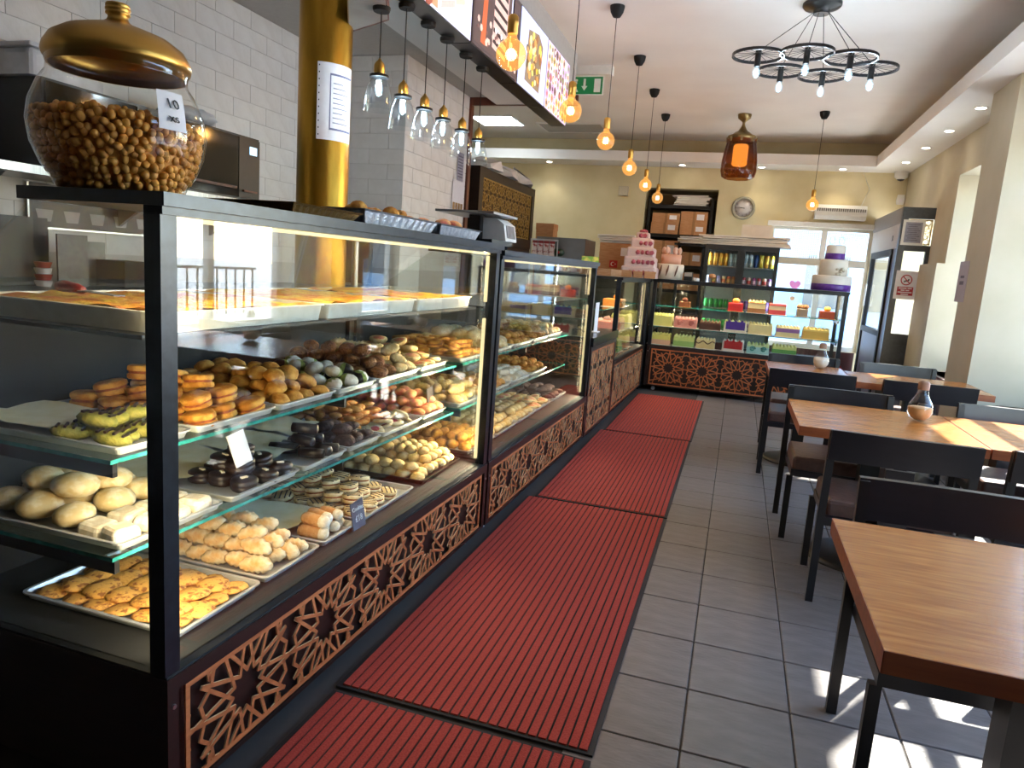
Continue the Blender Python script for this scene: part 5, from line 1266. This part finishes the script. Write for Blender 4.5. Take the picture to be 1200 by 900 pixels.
pl = thing('plastic_tub', 'clear wrapped white tub on top of the oven beyond the jar lid', 'tub', (-3.28, 2.72, 2.101)); MB().bbox(-.14, .14, -.20, .20, 0, .12, .03).obj('tub_body', mat('cloudy_plastic', '#b9b9bb', '#cfcfd2', rough=.3, scale=12, bump=.3), pl); MB().bbox(-.15, .15, -.21, .21, .12, .14, .01).obj('tub_lid', mat('plastic_lid', '#c4c4c8', rough=.35), pl)
pb = thing('plastic_bag', 'crumpled clear bag on the oven with the display', 'bag', (-3.26, 3.62, 2.101)); MB().ell((0, 0, .05), (.12, .2, .05), 12, 7, fn=lambda a, p: 1 + .15 * math.sin(5 * a + 3 * p)).obj('bag_body', MATS['cloudy_plastic'], pb)
# work shelf with tools below the ovens
ws = thing('work_bench', 'steel work bench along the white brick wall', 'work bench', (-3.24, 3.4, 0)); MB().box(-.25, .22, -1.7, 1.6, 1.10, 1.14).obj('bench_top', M_steel, ws)
MB().box(-.24, .20, -1.68, 1.58, .0, 1.10).obj('bench_cabinet', mat('dark_cabinet', '#1b1a19', rough=.5), ws)
def onb(px, X=-3.3): return at(px, 300, X=X)
def stand(name, label, cat, px, w, z0, z1, m, X=-3.3, th=.01, tilt=0):
    q = onb(px, X); return tag(MB().box(-th / 2, th / 2, -w / 2, w / 2, 0, z1 - z0).obj(name, m, None, (X, q.y, z0), (0, tilt, 0)), label, cat)
M_dkp = mat('dark_panel', '#23241f', '#2f302a', rough=.35)
stand('dark_board', 'dark board leaning on the brick wall at the end of the work bench', 'board', 8, .42, 1.141, 1.47, M_dkp, tilt=.0)
stand('steel_scraper', 'grey steel scraper sheet standing on the work bench, tilted one', 'scraper', 85, .17, 1.141, 1.40, mat('dull_steel', '#5a5c5c', '#6a6c6c', rough=.4, metal=.6), X=-3.2)
stand('steel_scraper', 'second steel scraper sheet behind the tilted one', 'scraper', 104, .20, 1.141, 1.37, MATS['dull_steel'], X=-3.3)
stand('black_tin', 'low black tin at the end of the work bench', 'tin', 145, .18, 1.141, 1.28, M_blackm, X=-3.2, th=.2)
q = onb(41); cs = thing('cup_stack', 'stack of red and white striped paper cups on the work bench', 'cups', (-3.25, q.y, 1.141))
for i in range(4): MB().lathe([(.03, .03 * i), (.04, .03 * i + .028)], 12).obj('cup', mat('cup_red', '#9c2a26', rough=.6) if i % 2 else M_paper, cs)
# poster of coffee cups
q = at(112, 250, X=-3.495); po = thing('cup_poster', 'dark rounded poster printed with rows of pale cups', 'poster', (-3.495, q.y, 1.43))
MB().box(0, .012, -.40, .40, 0, .22).obj('poster_panel', mat('poster_brown', '#2a1a1a', rough=.4), po); MB().box(.0, .011, -.41, .41, -.01, .0).box(.0, .011, -.41, -.40, 0, .22).obj('poster_edge', M_steel, po)
for i in range(5):
    for j in range(2):
        y, z = -.32 + .16 * i, .03 + .10 * j
        MB().prism([(y - .035, z), (y + .035, z), (y + .05, z + .06), (y - .05, z + .06)], .0125, .0135, 'x').obj('printed_cup', mat('cup_print', '#a79f9c' if 1 else '', rough=.5), po)
# blackboard and jars seen through the counter glass
q = at(419, 300, Y=5.52); tag(MB().box(-.14, .14, -.012, .012, 0, .5).obj('chalk_board', M_dkp, None, (q.x, 5.52, 1.16), (-.02, 0, 0)), 'dark chalk board standing at the end of the kitchen wall', 'board')
kb = thing('kitchen_unit', 'dark kitchen unit below the chalk board', 'kitchen unit', (-3.0, 5.30, 0)); MB().box(-.22, .18, -.24, .24, .08, 1.12).obj('unit_body', MATS['dark_cabinet'], kb); MB().box(-.23, .19, -.25, .26, 1.12, 1.159).obj('unit_top', M_steel, kb); MB().box(-.20, .16, -.2, .2, 0, .08).obj('plinth', M_blackm, kb)
q = at(420, 235, Y=3.9); bgp = thing('pink_bag', 'clear bag of pink sweets beside the gold column', 'bag', (-2.03, 3.75, 1.46)); bgp.location = at(418, 246, Y=3.75)
bgp.location.z = 1.50
MB().ell((0, 0, .07), (.085, .07, .075), 12, 8, fn=lambda a, p: 1 + .10 * math.sin(5 * a + 4 * p)).obj('bag_body', mat('pink_sweets', '#8a4a4a', '#c49a98', rough=.3, scale=40, lo=.4, hi=.6), bgp)
sb = thing('bag_stand', 'slim steel stand under the bag of pink sweets', 'stand', (bgp.location.x, 3.75, 0)); MB().cyl((0, 0, 0), (0, 0, .03), .14, n=20).cyl((0, 0, .03), (0, 0, 1.48), .02, n=10).cyl((0, 0, 1.48), (0, 0, 1.4995), .09, n=18).obj('stand_body', M_steel, sb)
# papers on the inner wall
for px, py, w, h, lab in [(540, 196, .16, .28, 'narrow grey printed notice taped to the white brick wall'), (537, 232, .30, .34, 'white sheet with small pictures taped to the white brick wall below the grey notice')]:
    q = at(px, py, X=-2.80); t = thing('wall_notice', lab, 'notice', (-2.805, q.y, q.z - h / 2)); MB().box(0, .002, -w / 2, w / 2, 0, h).obj('paper', M_paper if h > .3 else mat('grey_paper', '#8d8a98', '#9c99a6', rough=.8), t)
    if h > .3:
        for i in range(4): MB().box(.0021, .003, -w / 2 + .02 + .068 * i, -w / 2 + .075 + .068 * i, .05, .12).obj('small_picture', mat('picture_brown', '#7a5a35', '#a98a55', rough=.6), t)
    else:
        for i in range(8): MB().box(.0021, .003, -w / 2 + .02, w / 2 - .02, .04 + .028 * i, .05 + .028 * i).obj('text_line', mat('text_grey', '#5e5b68', rough=.8), t)
# cabinet with the gold lattice
lc_ = thing('lattice_cabinet', 'dark wooden cabinet with a gold lattice panel behind the scale', 'cabinet', (-2.78, 7.28, 0))
MB().box(-.38, -.01, 0, 2.12, .0, 2.43).obj('cabinet_body', M_brown, lc_)
MB().box(-.01, .012, 0, .12, 1.64, 2.43).box(-.01, .012, 2.0, 2.12, 1.64, 2.43).box(-.01, .012, .12, 2.0, 1.64, 1.76).box(-.01, .012, .12, 2.0, 2.33, 2.43).obj('panel_frame', M_brown, lc_)
M_gp = mat('gold_lattice', '#b08c46', '#c9a75e', rough=.4, metal=.4)
link('lattice_panel', lattice('gold_lattice', 1.88, .57, .285, [M_gp, M_gp]), lc_, (-.004, .12, 1.76))
MB().box(-.0095, -.009, .12, 2.0, 1.76, 2.33).obj('panel_backing', mat('backing_brown', '#4a3418', rough=.7), lc_)
for i, (y, z, w, lab) in enumerate([(7.65, 2.432, .35, 'folded pale paper bag on the lattice cabinet, near the wood post'), (8.30, 2.432, .42, 'large folded paper bag on the lattice cabinet, in the middle'), (8.98, 2.432, .40, 'white paper bundle slipping over the end of the lattice cabinet')]):
    t = thing('paper_bundle', lab, 'paper bag', (-2.87, y, z), .2 * i, 'paper bags on the lattice cabinet')
    MB().add([(-.16, -w / 2, 0), (.16, -w / 2 - .02, 0), (.18, w / 2, 0), (-.16, w / 2, 0), (-.12, -w / 2 + .03, .10 + .04 * i), (.13, -w / 2 + .02, .05), (.15, w / 2 - .03, .12), (-.10, w / 2 - .02, .15)], [(0, 3, 2, 1), (4, 5, 6, 7), (0, 1, 5, 4), (1, 2, 6, 5), (2, 3, 7, 6), (3, 0, 4, 7)]).obj('folded_bag', M_cardw, t)
    MB().add([(-.10, -w / 2 + .05, .11 + .05 * i), (.12, -w / 2 + .05, .07), (.12, w / 2, .13), (-.08, w / 2 - .05, .17)], [(0, 1, 2, 3)]).obj('top_fold', M_paper, t)
# steel oven with the oval badge, cartons beside it
so_ = thing('steel_oven', 'big grey steel oven with an oval badge behind the counters', 'oven', (-2.05, 8.62, 0))
MB().box(-.34, .26, -.30, .30, .10, 1.775).obj('oven_body', mat('oven_steel', '#6f7072', '#7f8183', rough=.35, metal=.8, scale=3, stretch=(1, 20, 1)), so_)
for x in (-.30, .22):
    for y in (-.26, .26): MB().cyl((x, y, 0), (x, y, .10), .025, n=10).obj('foot', M_steel, so_)
MB().lathe([(.075, 0), (.075, .004), (0, .005)], 24, fn=lambda a, r, z: 1 - .45 * abs(math.sin(a)) ** 2).obj('oval_badge', mat('badge_green', '#16301c', rough=.4), so_, (-.06, -.3005, 1.60), (PI / 2, 0, 0))
MB().ell((-.06, -.306, 1.60), (.018, .003, .018), 8, 5).obj('badge_dot', mat('badge_red', '#a8201c', rough=.4), so_)
bx = thing('carton', 'brown cardboard carton with a small red flag label', 'carton', (-1.545, 9.12, 1.3705))
MB().box(-.19, .19, -.18, .18, 0, .404).obj('carton_body', M_card, bx)
fl1 = MB().box(-.05, .05, -.1815, -.1805, .10, .19).obj('flag_label', mat('flag_red', '#b01722', rough=.5), bx)
b = MB(); n = 18
cres = [(-.008 + .026 * math.cos(a), .145 + .026 * math.sin(a)) for a in [math.radians(35) + (2 * PI - math.radians(70)) * i / n for i in range(n + 1)]] + [(-.0015 + .0205 * math.cos(a), .145 + .0205 * math.sin(a)) for a in [2 * PI - math.radians(42) - (2 * PI - math.radians(84)) * i / n for i in range(n + 1)]]
b.prism(cres, -.1825, -.1818, 'y'); b.prism(star(.024, .145, .010, .004, 5, PI), -.1825, -.1818, 'y'); b.obj('crescent_and_star', M_paper, fl1)
MB().box(.08, .18, -.1815, -.1805, .25, .35).obj('paper_label', M_paper, bx)
slabstack('flat_box', 'flat white cake box in the stack on the flag carton', -1.78, -1.28, 9.12, 1.777, 4, dep=.36, seed=5)
ct = thing('cardboard_tray', 'shallow open cardboard tray on the aisle cake counter', 'box', K(-.33, 7.35) + (1.371,), ROT); MB().box(-.16, .16, -.30, .30, 0, .005).box(-.16, .16, -.30, -.295, .005, .07).box(-.16, .16, .295, .30, .005, .07).box(-.16, -.155, -.295, .295, .005, .07).box(.155, .16, -.295, .295, .005, .07).obj('tray_body', M_card, ct)
for i in range(4):
    q = (-2.28 + .0 * i, 8.12 + .07 * i); hp = thing('snack_packet', 'red and white snack packet hanging at the end of the lattice cabinet', 'packet', (-2.36 + .07 * i, 8.16, 1.47), 0, 'snack packets by the lattice cabinet'); MB().add([(-.03, 0, 0), (.03, 0, 0), (.03, .02, .02), (-.03, .02, .02), (-.03, 0, .22), (.03, 0, .22), (.03, .015, .22), (-.03, .015, .22)], [(0, 3, 2, 1), (4, 5, 6, 7), (0, 1, 5, 4), (1, 2, 6, 5), (2, 3, 7, 6), (3, 0, 4, 7)]).obj('packet_body', mat('packet_print', '#c4b4b0', '#8a2a28', rough=.4, scale=18, lo=.5, hi=.6), hp)
    MB().box(-.03, .03, -.002, .017, .22, .25).obj('packet_header', mat('packet_red', '#7c1f1e', rough=.5), hp)
hr = thing('packet_rail', 'thin rail holding the hanging snack packets', 'rail', (-2.42, 8.168, 1.7205)); MB().box(0, .34, -.004, .014, 0, .02).obj('rail_bar', M_steel, hr); MB().box(0, .012, -.004, .014, -1.72, 0).box(.328, .34, -.004, .014, -1.72, 0).obj('rail_upright', M_steel, hr)
bb = thing('carton', 'tall narrow brown carton beyond the end of the lattice cabinet', 'carton', (-2.62, 9.60, 0)); MB().box(-.12, .12, -.12, .12, 0, 2.0).obj('carton_body', M_card, bb); MB().box(-.125, .125, -.125, .125, 1.92, 2.005).obj('carton_lid', M_card, bb)
# rack of cartons in the alcove
rk = thing('storage_rack', 'black steel storage rack in the wall alcove', 'rack', (-1.01, 11.36, 0))
for x in (-.49, .45):
    for y in (0, .30): MB().box(x, x + .04, y, y + .04, 0, 2.62).obj('upright', M_blackm, rk)
RZ = [.30, .90, 1.22, 1.60, 2.06, 2.50]
for z in RZ: MB().box(-.45, .45, 0, .34, z - .05, z).obj('rack_shelf', M_blackm, rk)
def carton(label, x, z, w, h, y=11.50, d_=.30):
    t = thing('carton', label, 'carton', (-1.01 + x, y, z + .0005), 0, 'cardboard cartons on the storage rack')
    MB().box(-w / 2, w / 2, -d_ / 2, d_ / 2, 0, h).obj('carton_body', M_card, t); MB().box(-.02, .02, -d_ / 2 - .001, -d_ / 2, 0, h).obj('tape', mat('parcel_tape', '#8a6038', rough=.3), t)
    MB().box(w / 2 - .16, w / 2 - .05, -d_ / 2 - .0015, -d_ / 2 - .0002, h * .35, h * .8).obj('shipping_label', M_paper, t)
carton('brown carton on the upper rack shelf, lower one of the pair by the tower cake', -.21, 2.06, .42, .17); carton('brown carton on top of the pair by the tower cake', -.20, 2.2305, .42, .14)
carton('brown carton on the upper rack shelf, lower one of the pair by the clock', .22, 2.06, .40, .16); carton('brown carton on top of the pair beside the clock', .22, 2.2205, .40, .19)
carton('large brown carton on the middle rack shelf behind the crown cake', -.20, 1.60, .44, .36); carton('dark shaded carton on the middle rack shelf beside the fridge', .22, 1.60, .40, .20)
carton('brown carton on the lower rack shelf behind the back counter', -.2, 1.22, .42, .24); carton('wide carton on the lower rack shelf close to the fridge', .22, 1.22, .42, .26)
slabstack('flat_box', 'flat white cake box in the stack on top of the rack', -1.12, -.58, 11.52, 2.5005, 6, dep=.30, seed=7)
slabstack('flat_box', 'flat white cake box in the stack in front of the rack shelf', -.98, -.55, 11.12, 1.92, 4, dep=.24, seed=8)
st = thing('box_ledge', 'dark ledge in front of the rack carrying flat boxes', 'shelf', (-.77, 11.12, 1.89)); MB().box(-.24, .24, -.13, .14, 0, .0295).obj('ledge_board', M_blackm, st); MB().box(-.20, -.16, .08, .14, -1.89, 0).box(.16, .20, .08, .14, -1.89, 0).obj('ledge_post', M_blackm, st)
# wall clock, heater, camera, sensor, switch box, cable
q = at(871, 244, Y=YB); ck = thing('wall_clock', 'round grey wall clock on the cream back wall', 'clock', (q.x, YB - .0005, q.z))
MB().lathe([(.165, 0), (.170, .02), (.160, .045), (.132, .040), (.130, .022)], 36).obj('clock_rim', mat('clock_grey', '#8b8776', '#97937f', rough=.4), ck, (0, 0, 0), (PI / 2, 0, 0))
fc = MB().lathe([(.131, .018), (.131, .022), (0, .0225)], 32).obj('clock_face', mat('clock_face', '#b7b1b0', rough=.5), ck, (0, 0, 0), (PI / 2, 0, 0))
for h in range(12):
    a = PI / 6 * h; text('numeral', str(12 if h == 0 else h), .032, M_ink, fc, (.105 * math.sin(a), .105 * math.cos(a), .0232), (0, 0, 0))
def hand(a, l, w, z): return MB().prism([(-w, -.02), (w, -.02), (w * .5, l), (-w * .5, l)], z, z + .002, 'z').obj('clock_hand', M_ink, fc, (0, 0, 0), (0, 0, a))
hand(math.radians(92), .095, .004, .024); hand(math.radians(80), .065, .006, .0265)
q0, q1 = at(955, 243, Y=YB), at(1012, 261, Y=YB)
ac = thing('wall_heater', 'white wall mounted air heater above the back window', 'heater', ((q0.x + q1.x) / 2, YB - .001, 2.375))
hw_ = (q1.x - q0.x) / 2
MB().prism([(0, 0), (-.16, .0), (-.19, .05), (-.19, .15), (-.14, .20), (0, .20)], -hw_, hw_, 'x').obj('heater_body', M_white, ac)
for i in range(int(hw_ * 2 / .028)): MB().box(-hw_ + .02 + .028 * i, -hw_ + .034 + .028 * i, -.192, -.184, .105, .145).obj('grille_slot', mat('slot_grey', '#55534f', rough=.6), ac)
q = at(1058, 206, Y=YB); cd = thing('dome_camera', 'white dome camera in the corner under the soffit', 'camera', (q.x - .04, YB - .12, ZS))
MB().lathe([(.05, -.10), (.085, -.07), (.09, -.02), (.09, -.0005)], 22).obj('dome_housing', M_white, cd); MB().lathe([(0, -.125), (.035, -.115), (.055, -.095)], 16).obj('dome_lens', M_black, cd)
q = at(1061, 235, Y=YB); sn = thing('alarm_sensor', 'small white motion sensor on the wall below the dome camera', 'sensor', (min(q.x, 1.98), YB - .001, q.z - .06)); MB().prism([(-.04, 0), (.04, 0), (.05, .06), (.04, .13), (-.04, .13), (-.05, .06)], -.05, 0, 'y').obj('sensor_body', M_white, sn); MB().box(-.025, .025, -.053, -.0505, .03, .075).obj('sensor_window', M_paper, sn)
q = at(731, 224, Y=YB); ab = thing('junction_box', 'small square cream box on the blank back wall', 'wall box', (q.x, YB - .001, q.z - .07)); MB().box(-.075, .075, -.05, 0, 0, .14).obj('box_body', mat('box_cream', '#b7ab93', rough=.5), ab); MB().box(-.065, .065, -.054, -.0505, .01, .13).obj('box_lid', mat('box_lid_cream', '#c3b79f', rough=.5), ab)
cb = MB().tube([at(1012, 203, Y=YB - .012), at(1019, 222, Y=YB - .012), at(1014, 232, Y=YB - .012), at(1008, 244, Y=YB - .012)], .004, 5).obj('wall_cable', M_white); tag(cb, 'thin cable drooping from the soffit to the wall heater', 'cable')
# notices on the lobby and the pier
q = at(1074, 273, Y=9.39); nb = thing('framed_notice', 'framed typed notice hung on the lobby joinery', 'notice', (1.835, 9.385, 1.965))
MB().box(-.115, .115, 0, .010, 0, .29).obj('notice_frame', M_white, nb); MB().box(-.088, .088, -.0015, -.0003, .03, .262).box(-.084, .084, -.002, -.0016, .034, .258).obj('notice_border', mat('notice_blue', '#8d8c9a', '#9a99a6', rough=.8), nb)
for i in range(9): MB().box(-.068 + .012 * (i % 2), .068 - .015 * ((i * 5) % 3), -.0032, -.0022, .232 - .022 * i, .238 - .022 * i).obj('text_line', MATS['text_grey'], nb)
lp = link('lattice_panel', lattice('lobby_lattice', .23, .29, .22, [M_gp, M_gp]), d1, (.295, .015, 1.975), (0, 0, -PI / 2)); lp.location = (.10, .02, 1.975)
sg = thing('prohibition_sign', 'white sign with a red barred circle and red text panel on the lobby glass', 'sign', (1.845, 9.388, 1.34))
MB().box(-.115, .115, 0, .004, 0, .33).obj('sign_plate', M_paper, sg); M_sr = mat('sign_red', '#a3202c', rough=.5)
b = MB(); n = 28; vs = []
for r in (.062, .050):
    for i in range(n): a = 2 * PI * i / n; vs.append((r * math.cos(a), -.0012, .225 + r * math.sin(a)))
b.add(vs, [(i, n + i, n + (i + 1) % n, (i + 1) % n) for i in range(n)]); b.add([(-.042, -.0011, .26), (-.034, -.0011, .268), (.042, -.0011, .19), (.034, -.0011, .182)], [(0, 3, 2, 1)]); b.obj('red_ring', M_sr, sg)
MB().prism([(-.03, .205), (-.012, .22), (.012, .222), (.018, .238), (.034, .234), (.028, .222), (.022, .212), (.022, .195), (.012, .207), (-.012, .205), (-.018, .193)], -.0010, -.0004, 'y').obj('dog_silhouette', M_ink, sg)
rp = MB().box(-.085, .085, -.0012, -.0002, .045, .145).obj('text_panel', M_sr, sg)
for i, ws_ in enumerate([((-.07, .015), (.025, .07)), ((-.045, -.002), (.008, .045)), ((-.075, .075),), ((-.04, .04),)]):
    for a_, b_ in ws_: MB().box(a_, b_, -.0018, -.0013, .122 - .0235 * i, .134 - .0235 * i).obj('text_line', M_paper, rp)
q = at(1127, 333, X=1.775); pn = thing('pier_notice', 'faint sheet of paper taped to the shaded side of the pier', 'notice', (1.7745, q.y, q.z - .15), 0)
MB().box(-.002, 0, -.13, .13, 0, .34).obj('paper', mat('lilac_paper', '#a8a0a8', rough=.85), pn); MB().box(-.003, -.002, -.045, .055, .20, .222).obj('text_line', MATS['text_grey'], pn); MB().box(-.003, -.002, -.05, .06, .145, .175).obj('text_line', MATS['text_grey'], pn)
fg = thing('doll', 'tiny red and white doll standing near the lobby door', 'doll', (1.36, 10.0, 0)); MB().lathe([(.09, 0), (.10, .03), (.05, .22), (.03, .25)], 14).obj('red_coat', mat('coat_red', '#8e1f1c', rough=.7), fg); MB().ell((0, 0, .30), (.05, .05, .055), 12, 8).obj('head', M_paper, fg); MB().lathe([(.05, .33), (.03, .38), (0, .43)], 12).obj('hat', MATS['coat_red'], fg)
ps = thing('counter_sign', 'plain white card standing on the till cabinet', 'card', K(-.10, 6.2) + (.876,), ROT); MB().box(-.002, .002, -.07, .07, 0, .26).obj('card', M_paper, ps); MB().box(-.03, .03, -.06, .06, 0, .006).obj('card_foot', M_paper, ps)
